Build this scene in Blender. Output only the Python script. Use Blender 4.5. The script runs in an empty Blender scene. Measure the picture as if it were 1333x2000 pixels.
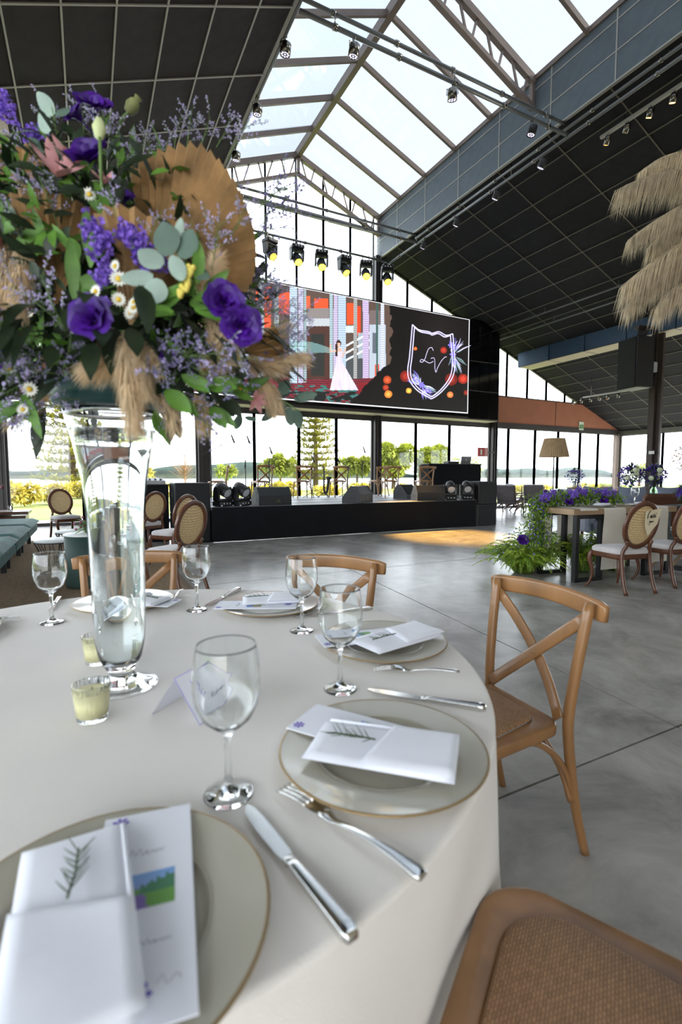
import bpy, math, random
from mathutils import Vector as V, Matrix, Euler
random.seed(7)
SC = bpy.context.scene
COL = SC.collection
R = math.radians
PI = math.pi

# ---------------------------------------------------------------- camera
CAM_H, YAW, PIT, FPX = 1.27, R(27.18), R(-4.19), 960.0
cd = bpy.data.cameras.new('camera'); cam = bpy.data.objects.new('camera', cd); COL.objects.link(cam)
cam.location = (0, 0, CAM_H); cam.rotation_euler = (R(90) + PIT, 0, -YAW)
cd.sensor_fit = 'VERTICAL'; cd.sensor_height = 36.0; cd.sensor_width = 24.0
cd.lens = FPX / 2000 * 36.0
cd.clip_start = 0.02; cd.clip_end = 6000
cd.dof.use_dof = True; cd.dof.focus_distance = 4.0; cd.dof.aperture_fstop = 3.2
SC.camera = cam
# ---------------------------------------------------------------- world, sun, exposure
SC.view_settings.view_transform = 'Standard'; SC.view_settings.look = 'None'
SC.view_settings.gamma = 1.0; SC.view_settings.use_curve_mapping = False
SC.view_settings.exposure = 1.45
w = bpy.data.worlds.new('sky'); SC.world = w; w.use_nodes = True
wn = w.node_tree.nodes; wl = w.node_tree.links
bg = wn['Background']; bg.inputs['Strength'].default_value = 2.6
tcw = wn.new('ShaderNodeTexCoord'); sep = wn.new('ShaderNodeSeparateXYZ'); rmp = wn.new('ShaderNodeValToRGB')
wl.new(tcw.outputs['Generated'], sep.inputs[0]); zmap = wn.new('ShaderNodeMapRange'); zmap.inputs[1].default_value = -1.0; wl.new(sep.outputs['Z'], zmap.inputs[0]); wl.new(zmap.outputs[0], rmp.inputs[0]); wl.new(rmp.outputs[0], bg.inputs['Color'])
rmp.color_ramp.elements[0].position = 0.49; rmp.color_ramp.elements[0].color = (0.30, 0.30, 0.26, 1)
rmp.color_ramp.elements[1].position = 0.875; rmp.color_ramp.elements[1].color = (0.84, 0.92, 1.0, 1)
e_ = rmp.color_ramp.elements.new(0.5); e_.color = (0.94, 0.965, 1.0, 1)
sl = bpy.data.lights.new('sun', 'SUN'); sun = bpy.data.objects.new('sun', sl); COL.objects.link(sun)
sl.energy = 6.0; sl.angle = R(1.2); sl.color = (1.0, 0.83, 0.58)
sun.location = (30, -20, 20)
sun.rotation_euler = V((-0.85, 0.22, -0.45)).to_track_quat('-Z', 'Y').to_euler()

# ---------------------------------------------------------------- pixel helper (photo frame 1333 x 2000 -> point of a plane)
_F = V((math.sin(YAW) * math.cos(PIT), math.cos(YAW) * math.cos(PIT), math.sin(PIT)))
_R = V((math.cos(YAW), -math.sin(YAW), 0)); _U = _R.cross(_F); _C = V((0, 0, CAM_H))
def P(px, py, x=None, y=None, z=None, d=None):
    r = _F + _R * ((px - 666.5) / FPX) + _U * ((1000 - py) / FPX)
    if z is not None: t = (z - CAM_H) / r.z
    elif y is not None: t = y / r.y
    elif x is not None: t = x / r.x
    else: t = d
    return _C + r * t

# ---------------------------------------------------------------- materials
def lin(c):
    f = lambda u: (u / 12.92 if u <= 0.04045 else ((u + 0.055) / 1.055) ** 2.4)
    return tuple(f(v / 255.0) for v in c[:3]) + (1.0,)
MATS = {}
def M(name, col, rough=0.5, metal=0.0, var=0.0, vs=12.0, st=(1, 1, 1), bump=0.0, bs=60.0, bst=None, spec=0.5, trans=0.0, ior=1.45,
      col2=None, emit=None, es=0.0, sss=0.0, coat=0.0, rnd=0.0, sheen=0.0, tl=0.0):
    if name in MATS: return MATS[name]
    m = bpy.data.materials.new(name); m.use_nodes = True; MATS[name] = m
    nt = m.node_tree; n = nt.nodes; l = nt.links; b = n['Principled BSDF']
    b.inputs['Base Color'].default_value = lin(col); b.inputs['Roughness'].default_value = rough
    b.inputs['Metallic'].default_value = metal; b.inputs['Specular IOR Level'].default_value = spec
    b.inputs['IOR'].default_value = ior
    if trans: b.inputs['Transmission Weight'].default_value = trans
    if coat: b.inputs['Coat Weight'].default_value = coat; b.inputs['Coat Roughness'].default_value = 0.08
    if sheen: b.inputs['Sheen Weight'].default_value = sheen
    if sss: b.inputs['Subsurface Weight'].default_value = sss; b.inputs['Subsurface Radius'].default_value = (.01, .01, .006)
    if emit: b.inputs['Emission Color'].default_value = lin(emit); b.inputs['Emission Strength'].default_value = es
    tc = n.new('ShaderNodeTexCoord')
    out = None
    if var or col2:
        mp = n.new('ShaderNodeMapping'); mp.inputs['Scale'].default_value = st; l.new(tc.outputs['Object'], mp.inputs[0])
        nz = n.new('ShaderNodeTexNoise'); nz.inputs['Scale'].default_value = vs; nz.inputs['Detail'].default_value = 5; l.new(mp.outputs[0], nz.inputs[0])
        mx = n.new('ShaderNodeMix'); mx.data_type = 'RGBA'
        c = lin(col)
        c2 = lin(col2) if col2 else tuple(v * (1 - var) for v in c[:3]) + (1,)
        c1 = c if col2 else tuple(min(1, v * (1 + var)) for v in c[:3]) + (1,)
        mx.inputs[6].default_value = c1; mx.inputs[7].default_value = c2
        rp = n.new('ShaderNodeMapRange'); rp.inputs[1].default_value = 0.32; rp.inputs[2].default_value = 0.68
        l.new(nz.outputs[0], rp.inputs[0]); l.new(rp.outputs[0], mx.inputs[0]); out = mx.outputs[2]
    if rnd:
        oi = n.new('ShaderNodeObjectInfo'); hs = n.new('ShaderNodeHueSaturation')
        mr = n.new('ShaderNodeMapRange'); mr.inputs[3].default_value = 1 - rnd; mr.inputs[4].default_value = 1 + rnd
        l.new(oi.outputs['Random'], mr.inputs[0]); l.new(mr.outputs[0], hs.inputs['Value'])
        if out: l.new(out, hs.inputs['Color'])
        else: hs.inputs['Color'].default_value = lin(col)
        out = hs.outputs[0]
    if out: l.new(out, b.inputs['Base Color'])
    if bump:
        mp2 = n.new('ShaderNodeMapping'); mp2.inputs['Scale'].default_value = bst or st; l.new(tc.outputs['Object'], mp2.inputs[0])
        nb = n.new('ShaderNodeTexNoise'); nb.inputs['Scale'].default_value = bs; nb.inputs['Detail'].default_value = 4; l.new(mp2.outputs[0], nb.inputs[0])
        bp = n.new('ShaderNodeBump'); bp.inputs['Strength'].default_value = bump; bp.inputs['Distance'].default_value = 0.02
        l.new(nb.outputs[0], bp.inputs['Height']); l.new(bp.outputs[0], b.inputs['Normal'])
    if tl:   # leaf-like translucency
        tr = n.new('ShaderNodeBsdfTranslucent'); ms = n.new('ShaderNodeMixShader'); ms.inputs[0].default_value = tl
        if out: l.new(out, tr.inputs[0])
        else: tr.inputs[0].default_value = lin(col)
        o = n['Material Output']; l.new(b.outputs[0], ms.inputs[1]); l.new(tr.outputs[0], ms.inputs[2]); l.new(ms.outputs[0], o.inputs[0])
    return m
def pane_mat(name, tint, gl=0.06):
    if name in MATS: return MATS[name]
    m = bpy.data.materials.new(name); m.use_nodes = True; MATS[name] = m
    n = m.node_tree.nodes; l = m.node_tree.links; n.remove(n['Principled BSDF'])
    t = n.new('ShaderNodeBsdfTransparent'); t.inputs[0].default_value = (*tint, 1)
    g = n.new('ShaderNodeBsdfGlossy'); g.inputs['Roughness'].default_value = 0.02
    lw = n.new('ShaderNodeLayerWeight'); lw.inputs[0].default_value = 0.5
    pw = n.new('ShaderNodeMath'); pw.operation = 'POWER'; pw.inputs[1].default_value = 5.0; l.new(lw.outputs['Facing'], pw.inputs[0])
    fr = n.new('ShaderNodeMath'); fr.operation = 'MULTIPLY_ADD'; fr.inputs[1].default_value = 0.9; fr.inputs[2].default_value = gl * 0.5; l.new(pw.outputs[0], fr.inputs[0])
    mx = n.new('ShaderNodeMixShader'); l.new(fr.outputs[0], mx.inputs[0]); l.new(t.outputs[0], mx.inputs[1]); l.new(g.outputs[0], mx.inputs[2])
    l.new(mx.outputs[0], n['Material Output'].inputs[0]); return m
def attr_mat(name, es=1.0, rough=0.4, emission=True):
    if name in MATS: return MATS[name]
    m = bpy.data.materials.new(name); m.use_nodes = True; MATS[name] = m
    n = m.node_tree.nodes; l = m.node_tree.links; b = n['Principled BSDF']
    a = n.new('ShaderNodeAttribute'); a.attribute_name = 'paint'
    b.inputs['Roughness'].default_value = rough
    if emission:
        b.inputs['Base Color'].default_value = (.01, .01, .01, 1)
        l.new(a.outputs['Color'], b.inputs['Emission Color']); b.inputs['Emission Strength'].default_value = es
    else: l.new(a.outputs['Color'], b.inputs['Base Color'])
    return m

# ---------------------------------------------------------------- mesh builder
class MB:
    def __init__(s): s.v = []; s.f = []; s.sm = []
    def add(s, vs, fs, smooth=False):
        o = len(s.v); s.v += [tuple(p) for p in vs]; s.f += [tuple(i + o for i in f) for f in fs]; s.sm += [smooth] * len(fs); return s
    def box(s, c, d, rot=None, bev=0.0):
        c = V(c); x, y, z = d[0] / 2, d[1] / 2, d[2] / 2
        if bev <= 0:
            vs = [V((a * x, b * y, e * z)) for e in (-1, 1) for b in (-1, 1) for a in (-1, 1)]
            fs = [(0, 2, 3, 1), (4, 5, 7, 6), (0, 1, 5, 4), (2, 6, 7, 3), (0, 4, 6, 2), (1, 3, 7, 5)]
        else:
            vs = []; ix = {}
            for sx in (-1, 1):
                for sy in (-1, 1):
                    for sz in (-1, 1):
                        for k in range(3):
                            q = [sx * x, sy * y, sz * z]
                            for j in range(3):
                                if j != k: q[j] -= bev * (sx, sy, sz)[j]
                            ix[(sx, sy, sz, k)] = len(vs); vs.append(V(q))
            fs = []
            def qd(*k): fs.append(tuple(ix[i] for i in k))
            for sg in (-1, 1):
                o = lambda L: L if sg > 0 else L[::-1]
                fs.append(tuple(o([ix[(sg, -1, -1, 0)], ix[(sg, 1, -1, 0)], ix[(sg, 1, 1, 0)], ix[(sg, -1, 1, 0)]])))
                fs.append(tuple(o([ix[(-1, sg, -1, 1)], ix[(-1, sg, 1, 1)], ix[(1, sg, 1, 1)], ix[(1, sg, -1, 1)]])))
                fs.append(tuple(o([ix[(-1, -1, sg, 2)], ix[(1, -1, sg, 2)], ix[(1, 1, sg, 2)], ix[(-1, 1, sg, 2)]])))
            for a in (-1, 1):
                for b_ in (-1, 1):
                    t = [ix[(a, b_, -1, 0)], ix[(a, b_, 1, 0)], ix[(a, b_, 1, 1)], ix[(a, b_, -1, 1)]]; fs.append(tuple(t if a * b_ < 0 else t[::-1]))
                    t = [ix[(a, -1, b_, 0)], ix[(a, 1, b_, 0)], ix[(a, 1, b_, 2)], ix[(a, -1, b_, 2)]]; fs.append(tuple(t if a * b_ > 0 else t[::-1]))
                    t = [ix[(-1, a, b_, 1)], ix[(1, a, b_, 1)], ix[(1, a, b_, 2)], ix[(-1, a, b_, 2)]]; fs.append(tuple(t if a * b_ < 0 else t[::-1]))
                    for e in (-1, 1):
                        t = [ix[(a, b_, e, 0)], ix[(a, b_, e, 1)], ix[(a, b_, e, 2)]]; fs.append(tuple(t if a * b_ * e > 0 else t[::-1]))
        if rot is not None:
            rm = rot if isinstance(rot, Matrix) else Euler(rot).to_matrix()
            vs = [rm @ q for q in vs]
        return s.add([q + c for q in vs], fs)
    def tube(s, path, r, seg=8, caps=True, smooth=True, flat=None, closed=False):
        """round tube; flat=(wide, thin, upvector) makes a strip of that section"""
        path = [V(p) for p in path]; n = len(path); vs = []; fs = []
        up = None
        for i, p in enumerate(path):
            a = path[(i - 1) % n] if (i or closed) else p; b = path[(i + 1) % n] if (i < n - 1 or closed) else p
            t = (b - a)
            t = t.normalized() if t.length > 1e-9 else V((0, 0, 1))
            if flat:
                u = V(flat[2]) if not callable(flat[2]) else V(flat[2](i))
                u = u - t * u.dot(t); u.normalize()
            else:
                if up is None: up = V((0, 0, 1)) if abs(t.z) < 0.9 else V((1, 0, 0))
                u = up - t * up.dot(t)
                if u.length < 1e-6: u = t.orthogonal()
                u.normalize(); up = u
            w_ = t.cross(u)
            rr = r[i] if isinstance(r, (list, tuple)) else r
            for k in range(seg):
                an = 2 * PI * (k + .5) / seg
                if flat:
                    ca, sa = math.cos(an), math.sin(an)
                    q = 0.35
                    vs.append(p + w_ * (flat[0] / 2 * math.copysign(abs(ca) ** q, ca)) * rr + u * (flat[1] / 2 * math.copysign(abs(sa) ** q, sa)) * rr)
                else: vs.append(p + w_ * (rr * math.cos(an)) + u * (rr * math.sin(an)))
        for i in range(n if closed else n - 1):
            for k in range(seg):
                j = (i + 1) % n
                fs.append((i * seg + k, i * seg + (k + 1) % seg, j * seg + (k + 1) % seg, j * seg + k))
        if caps and not closed:
            fs.append(tuple(range(seg))[::-1]); fs.append(tuple((n - 1) * seg + k for k in range(seg)))
        return s.add(vs, fs, smooth)
    def lathe(s, prof, seg=24, c=(0, 0, 0), mat=None, smooth=True, cap=True):
        vs = []; fs = []; c = V(c)
        n = len(prof)
        for r, z in prof:
            for k in range(seg):
                a = 2 * PI * k / seg; q = V((r * math.cos(a), r * math.sin(a), z))
                vs.append((mat @ q if mat is not None else q) + c)
        for i in range(n - 1):
            for k in range(seg): fs.append((i * seg + k, i * seg + (k + 1) % seg, (i + 1) * seg + (k + 1) % seg, (i + 1) * seg + k))
        if cap:
            if prof[0][0] > 1e-6: fs.append(tuple(range(seg))[::-1])
            if prof[-1][0] > 1e-6: fs.append(tuple((n - 1) * seg + k for k in range(seg)))
        return s.add(vs, fs, smooth)
    def cyl(s, a, b, r, seg=12, r2=None, smooth=True):
        return s.tube([a, b], [r, r if r2 is None else r2], seg, smooth=smooth)
    def prism(s, poly, z0, z1, mat=None, c=(0, 0, 0), smooth=False):
        n = len(poly); c = V(c)
        vs = [V((x, y, z0)) for x, y in poly] + [V((x, y, z1)) for x, y in poly]
        if mat is not None: vs = [mat @ q for q in vs]
        fs = [tuple(range(n))[::-1], tuple(range(n, 2 * n))] + [(i, (i + 1) % n, (i + 1) % n + n, i + n) for i in range(n)]
        return s.add([q + c for q in vs], fs, smooth)
    def grid(s, fn, nu, nv, smooth=True, closed_u=False, thick=0.0):
        vs = [V(fn(i / (nu if closed_u else nu - 1), j / (nv - 1))) for j in range(nv) for i in range(nu)]
        fs = []
        for j in range(nv - 1):
            for i in range(nu if closed_u else nu - 1):
                a = j * nu + i; b = j * nu + (i + 1) % nu; fs.append((a, b, b + nu, a + nu))
        return s.add(vs, fs, smooth)
    def ball(s, c, r, seg=10, rings=6, sc=(1, 1, 1)):
        prof = [(r * math.sin(PI * i / rings), -r * math.cos(PI * i / rings)) for i in range(rings + 1)]
        m = Matrix.Diagonal(V(sc)); return s.lathe(prof, seg, c, m, cap=False)
    def xf(s, mat):
        s.v = [tuple(mat @ V(p)) for p in s.v]; return s
    def build(s, name, mat, parent=None, **props):
        me = bpy.data.meshes.new(name); me.from_pydata(s.v, [], s.f); me.update()
        if any(s.sm): me.polygons.foreach_set('use_smooth', s.sm)
        me.materials.append(mat)
        return link(name, me, parent, **props)
def link(name, data, parent=None, **props):
    o = bpy.data.objects.new(name, data); COL.objects.link(o)
    if parent is not None: o.parent = parent
    for k, v_ in props.items(): o[k] = v_
    return o
def thing(name, label, cat, loc=(0, 0, 0), rz=0.0, group=None):
    o = bpy.data.objects.new(name, None); COL.objects.link(o); o.location = loc; o.rotation_euler = (0, 0, rz)
    o.empty_display_size = 0.1
    return tag(o, label, cat, group)
def tag(o, label=None, cat=None, group=None, kind=None):
    if label: o['label'] = label
    if cat: o['category'] = cat
    if group: o['group'] = group
    if kind: o['kind'] = kind
    return o
def struct(name, mb, mat, label=None, parent=None):
    o = mb.build(name, mat, parent)
    if parent is None: o['kind'] = 'structure'
    if label: o['label'] = label
    return o
def sempty(name, label=None):
    o = bpy.data.objects.new(name, None); COL.objects.link(o); o['kind'] = 'structure'
    if label: o['label'] = label
    return o
KIDS = {}
def kids(o): return [c for c in bpy.data.objects if c.parent == o]
def copy_tree(root, loc, rz, label=None, group=None, _k=None):
    def rec(o, par):
        c = o.copy(); COL.objects.link(c); c.parent = par
        for ch in o.children: rec(ch, c)
        return c
    r = rec(root, None); r.location = loc; r.rotation_euler = (0, 0, rz)
    if label: r['label'] = label
    if group: r['group'] = group
    return r
def rotz(a): return Matrix.Rotation(a, 3, 'Z')
def bez(p0, p1, p2, n=8):
    p0, p1, p2 = V(p0), V(p1), V(p2)
    return [p0 * (1 - t) ** 2 + p1 * 2 * t * (1 - t) + p2 * t * t for t in [i / n for i in range(n + 1)]]
def cat_rom(pts, n=6):
    pts = [V(p) for p in pts]; out = []
    for i in range(len(pts) - 1):
        a = pts[i - 1] if i else pts[0] * 2 - pts[1]; b = pts[i]; c = pts[i + 1]; d = pts[i + 2] if i + 2 < len(pts) else c * 2 - b
        for k in range(n):
            t = k / n; out.append(0.5 * ((2 * b) + (c - a) * t + (2 * a - 5 * b + 4 * c - d) * t * t + (3 * b - a - 3 * c + d) * t ** 3))
    out.append(pts[-1]); return out
def rrect(w_, d_, r, n=6):
    o = []
    for cx, cy, a0 in ((w_ / 2 - r, d_ / 2 - r, 0), (-w_ / 2 + r, d_ / 2 - r, 90), (-w_ / 2 + r, -d_ / 2 + r, 180), (w_ / 2 - r, -d_ / 2 + r, 270)):
        for i in range(n + 1):
            a = R(a0 + 90 * i / n); o.append((cx + r * math.cos(a), cy + r * math.sin(a)))
    return o
rnd = random.Random(11)
U_ = rnd.uniform
# ================================================================= STRUCTURE
END = 14.5; SLOPE = 0.3946; XL, XR, XM = 3.03, 8.85, 5.94; ZE = 8.44; EAVE = 9.78; RIDGE = 10.95; XW = 21.85; XLB = -0.95
def ceil_r(x): return ZE - SLOPE * (x - XR)
def ceil_l(x): return ZE + SLOPE * (x - XL)
m_conc = M('concrete', (150, 147, 142), 0.25, var=0.36, vs=1.9, bump=0.05, bs=40, spec=0.5, rnd=0.03)
for n_ in m_conc.node_tree.nodes:
    if n_.type == 'TEX_NOISE' and n_.inputs['Scale'].default_value < 5: n_.inputs['Detail'].default_value = 12; n_.inputs['Roughness'].default_value = .68; n_.inputs['Distortion'].default_value = .6
m_joint = M('joint_dark', (40, 37, 34), 1.0, var=0.2, spec=0.0)
m_steel = M('dark_steel', (58, 54, 54), 0.45, metal=0.3, var=0.08, vs=3)
m_steel2 = M('mullion_grey', (96, 96, 94), 0.4, metal=0.35, var=0.06, vs=3)
m_panel = M('ceiling_panel', (47, 44, 45), 0.78, var=0.16, vs=5, bump=0.15, bs=180, rnd=0.10, spec=0.25)
m_batten = M('batten_silver', (158, 156, 150), 0.5, metal=0.1)
m_fascia = M('fascia_panel', (84, 94, 102), 0.6, var=0.08, vs=6, bump=0.1, bs=120, rnd=0.05)
m_orange = M('terracotta_wall', (166, 108, 82), 0.75, var=0.06, vs=2)
m_beige = M('beige_wall', (196, 184, 164), 0.8, var=0.05)
m_black = M('black_gloss', (14, 14, 16), 0.12, spec=0.6)
m_frame = M('skylight_steel', (122, 108, 100), 0.45, metal=0.25, var=0.08, vs=2)
m_pane = pane_mat('window_glass', (0.94, 0.96, 0.97))
m_sky = pane_mat('skylight_glass', (0.40, 0.415, 0.435))

# floor: dark base with separate concrete slabs
fl = struct('floor', MB().box((7.9, 5.2, -0.09), (28.0, 19.2, 0.14)), m_joint, 'grey polished concrete floor with cut joints')
xs = [-6.1, -1.35, 2.62, 6.6, 10.6, 14.6, 18.6, 21.9]; ysl = [-4.2, -3.0, 1.365, 5.75, 10.1, 14.7]
sh = 0.115
for i in range(len(xs) - 1):
    for j in range(len(ysl) - 1):
        g = 0.006
        def cx(x, y): return x + (sh * (y - 1.365) if 0 < x < 12 else 0)
        a, b, c, d = xs[i] + g, xs[i + 1] - g, ysl[j] + g, ysl[j + 1] - g
        if j == 0 and False: continue
        poly = [(cx(a, c), c), (cx(b, c), c), (cx(b, d), d), (cx(a, d), d)]
        ins = [(cx(a, c) + .006, c + .006), (cx(b, c) - .006, c + .006), (cx(b, d) - .006, d - .006), (cx(a, d) + .006, d - .006)]
        mb = MB(); vs = [V((x, y, -0.03)) for x, y in poly] + [V((x, y, 0)) for x, y in poly]
        fs = [(4, 5, 6, 7)] + [(k, (k + 1) % 4, (k + 1) % 4 + 4, k + 4) for k in range(4)]
        mb.add(vs, fs).build('slab', m_conc, fl)

# ceilings : silver batten grid with separate dark panels
m_batten2 = M('batten_dull', (98, 94, 84), 0.6)
def ceiling(name, label, xlines, ylines, zf, bm=None, bw=.026, pmat=None):
    mb = MB(); sgn = 1 if zf(xlines[1]) > zf(xlines[0]) else -1
    th = math.atan(SLOPE) * (-sgn)
    for x in xlines[1:-1]: mb.box((x, (ylines[0] + ylines[-1]) / 2, zf(x) - 0.004), (bw, ylines[-1] - ylines[0], 0.02), (0, th, 0))
    xa, xb = xlines[0], xlines[-1]
    for y in ylines[1:-1]: mb.box(((xa + xb) / 2, y, (zf(xa) + zf(xb)) / 2 - 0.004), (abs(xb - xa) / math.cos(th), bw + .004, 0.02), (0, th, 0))
    mb.box(((xa + xb) / 2, (ylines[0] + ylines[-1]) / 2, (zf(xa) + zf(xb)) / 2 + 0.09), (abs(xb - xa) / math.cos(th), ylines[-1] - ylines[0], 0.06), (0, th, 0))
    c = struct(name, mb, bm or m_batten, label)
    cache = {}
    for i in range(len(xlines) - 1):
        for j in range(len(ylines) - 1):
            w_ = round((xlines[i + 1] - xlines[i]) / math.cos(th) - 0.004, 3); d_ = round(ylines[j + 1] - ylines[j] - 0.004, 3)
            if (w_, d_) not in cache:
                t = MB().box((0, 0, 0.028), (w_, d_, 0.05), bev=0.004)
                o = t.build('panel', pmat or m_panel, c); cache[(w_, d_)] = o.data
            else: o = link('panel', cache[(w_, d_)], c)
            xm = (xlines[i] + xlines[i + 1]) / 2; o.location = (xm, (ylines[j] + ylines[j + 1]) / 2, zf(xm)); o.rotation_euler = (0, th, 0)
yl = [-3.9, -1.06, 0.37, 1.8, 3.23, 4.66, 6.09, 7.52, 8.95, 10.37, 11.8, 13.23, 14.62]
ceiling('ceiling', 'charcoal sloping ceiling panels with silver strips left of the skylight', [XLB, -0.76, -0.11, 0.54, 1.19, 1.84, 2.49, XL], yl, ceil_l)
yr = [-3.9, 0.6, 2.02, 3.45, 4.87, 6.3, 7.71, 9.13, 10.54, 12.0, 13.4, 14.62]
xr = [XR, 9.4] + [10.04 + 0.628 * k for k in range(19)] + [XW]
xr = [x for x in xr if x < XW - 0.2] + [XW]
ceiling('ceiling', 'black sloping ceiling panels with thin strips right of the skylight', xr, yr, ceil_r, m_batten2, .020, M('ceiling_panel_black', (34, 35, 38), 0.8, var=0.16, vs=5, bump=0.15, bs=180, rnd=0.10, spec=0.2))
# lower ceiling and bulkhead over the lounge on the left
struct('wall_left', MB().box((XLB - 0.06, 5.2, 5.6), (0.1, 18.6, 2.7)), m_beige, 'beige bulkhead above the lounge')
struct('ceiling', MB().box((-3.6, 5.2, 4.3), (5.3, 18.6, 0.1)), m_panel, 'low dark ceiling over the green lounge')

# fascia of the skylight well
fz = [ZE, ZE + 0.56, ZE + 1.10, EAVE - 0.02]
for sx, nm, lb in ((XR, 'trim_1', 'blue grey panelled fascia along the right of the skylight'), (XL, 'trim_2', 'blue grey panelled fascia along the left of the skylight')):
    s = 1 if sx == XR else -1
    f = struct(nm, MB().box((sx + s * 0.05, 5.2, (ZE + EAVE) / 2), (0.06, 18.6, EAVE - ZE)).box((sx - s * 0.0, 5.2, ZE + 0.012), (0.10, 18.6, 0.03)), m_batten, lb)
    fy_ = [-2.39, -0.96, 0.47, 1.9, 3.33, 4.77, 6.2, 7.63, 9.08, 10.51, 11.93, 13.36]; sb = MB()
    for y in fy_: sb.box((sx - s * .019, y, (ZE + EAVE) / 2), (.012, .026, EAVE - ZE - .03))
    for z in fz[1:3]: sb.box((sx - s * .018, 5.2, z), (.010, 18.5, .024))
    sb.build('cover_strips', m_batten, f)
    fy = [-3.9, -2.39, -0.96, 0.47, 1.9, 3.33, 4.77, 6.2, 7.63, 9.08, 10.51, 11.93, 13.36, 14.6]; cache = {}
    for j in range(len(fy) - 1):
        for k in range(3):
            key = (round(fy[j + 1] - fy[j], 2), k)
            if key not in cache:
                o = MB().box((0, 0, 0), (0.03, key[0] - 0.022, fz[k + 1] - fz[k] - 0.022), bev=0.004).build('panel', m_fascia, f); cache[key] = o.data
            else: o = link('panel', cache[key], f)
            o.location = (sx, (fy[j] + fy[j + 1]) / 2, (fz[k] + fz[k + 1]) / 2)

# skylight
sk = sempty('skylight', 'steel framed glass skylight with a ridge beam')
sk['kind'] = 'structure'
ry = [-3.4, -2.13, -0.85, 0.42, 1.66, 2.94, 4.22, 5.5, 6.8, 8.08, 9.36, 10.64, 11.93, 13.2, 14.42]
MB().box((XM, 5.3, RIDGE - 0.02), (0.14, 18.4, 0.22)).build('ridge_beam', m_frame, sk)
sl_ = math.atan2(RIDGE - EAVE, XR - XM); ln = math.hypot(RIDGE - EAVE, XR - XM)
raf = pan = None
for s in (-1, 1):
    for i, y in enumerate(ry):
        if raf is None: o = MB().box((0, 0, 0), (ln, 0.07, 0.12)).build('rafter', m_frame, sk); raf = o.data
        else: o = link('rafter', raf, sk)
        o.location = (XM + s * (XR - XM) / 2, y, (RIDGE + EAVE) / 2 - 0.01); o.rotation_euler = (0, s * sl_, 0)
        if i < len(ry) - 1:
            if pan is None: o = MB().box((0, 0, 0), (ln, 1.27, 0.008)).build('pane', m_sky, sk); pan = o.data
            else: o = link('pane', pan, sk)
            o.location = (XM + s * (XR - XM) / 2, (y + ry[i + 1]) / 2, (RIDGE + EAVE) / 2 + 0.075); o.rotation_euler = (0, s * sl_, 0)
    MB().box((XM + s * (XR - XM), 5.3, EAVE), (0.1, 18.4, 0.1)).build('eave_beam', m_frame, sk)

def truss(y, label):
    t = thing('roof_truss', label, 'truss', (XM, y, EAVE - 0.6), group=None)
    hw = XR - XM - 0.06; rise = RIDGE - EAVE
    for s in (-1, 1):
        for nm, off in (('top_chord', 0.52), ('bottom_chord', 0.0)):
            a = V((s * hw, 0, off)); b = V((0, 0, off + rise)); d = b - a; mid = (a + b) / 2
            MB().box(mid, (d.length + 0.04, 0.11, 0.09), (0, -math.atan2(d.z, d.x), 0)).build(nm, m_frame, t)
        n = 8
        for k in range(n):
            u0 = (k + 0.5) / n; u1 = (k + (1.15 if k % 2 else 0.85)) / n
            if k % 2: u0, u1 = (k + .2) / n, (k + .75) / n
            a = V((s * hw * (1 - u0), 0, rise * u0 + (0.0 if k % 2 else 0.5))); b = V((s * hw * (1 - u1), 0, rise * u1 + (0.5 if k % 2 else 0.0)))
            MB().tube([a, b], 1.0, 4, flat=(0.045, 0.045, (0, 1, 0)), smooth=False).build('web_member', m_frame, t)
    MB().box((0, 0, rise + 0.26), (0.09, 0.09, 0.55)).build('king_post', m_frame, t)
    for s in (-1, 1): MB().box((s * (hw - 0.02), 0, 0.26), (0.08, 0.09, 0.58)).build('end_post', m_frame, t)
truss(8.08, 'steel lattice roof truss crossing the skylight near the top of the picture')
truss(14.40, 'steel lattice roof truss against the end gable above the spotlights')

# columns on the end wall
def column(name, x, y, z1, wx, wy, label):
    mb = MB().box((x, y, z1 / 2), (wx, wy, z1)).box((x - wx * 0.22, y - wy * .55, z1 / 2), (0.03, 0.05, z1)).box((x + wx * 0.22, y - wy * .55, z1 / 2), (0.03, 0.05, z1))
    return struct(name, mb, m_steel, label)
column('trim_3', 2.98, END - 0.05, 8.3, 0.34, 0.3, 'dark steel column behind the stage on the left')
column('trim_4', 8.77, END - 0.05, 8.5, 0.26, 0.3, 'dark steel column behind the middle of the stage')
column('trim_5', 14.06, END - 0.05, 6.3, 0.24, 0.3, 'dark steel column right of the stage')
column('trim_6', -1.93, END - 0.05, 4.2, 0.32, 0.3, 'brown steel column at the far left')

# lower glazing of the end wall : one window per bay
wn_ = [0]
def window(poly, y, label, fr=0.05, mat=None, depth=0.09, xplane=None):
    """poly = outline in (x, z) (or (y, z) on a side wall at xplane)"""
    wn_[0] += 1
    w_ = sempty('window_%d' % wn_[0], label)
    to = (lambda a, b, off=0: V((a, y + off, b))) if xplane is None else (lambda a, b, off=0: V((xplane + off, a, b)))
    n = len(poly)
    MB().add([to(a, b, o) for o in (-0.004, 0.004) for a, b in poly], [tuple(range(n)), tuple(range(n, 2 * n))[::-1]]).build('pane', m_pane, w_)
    mb = MB(); nrm = V((0, 1, 0)) if xplane is None else V((1, 0, 0))
    for i in range(n):
        a = to(*poly[i]); b = to(*poly[(i + 1) % n]); mb.tube([a, b], 1.0, 4, flat=(fr, depth, nrm), smooth=False)
    mb.build('frame', mat or m_steel2, w_)
    return w_
lx = [-5.9, -4.6, -3.2, -2.1, -0.12, 1.4, 2.8]
names = 'far left'
hd = 3.17
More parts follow.
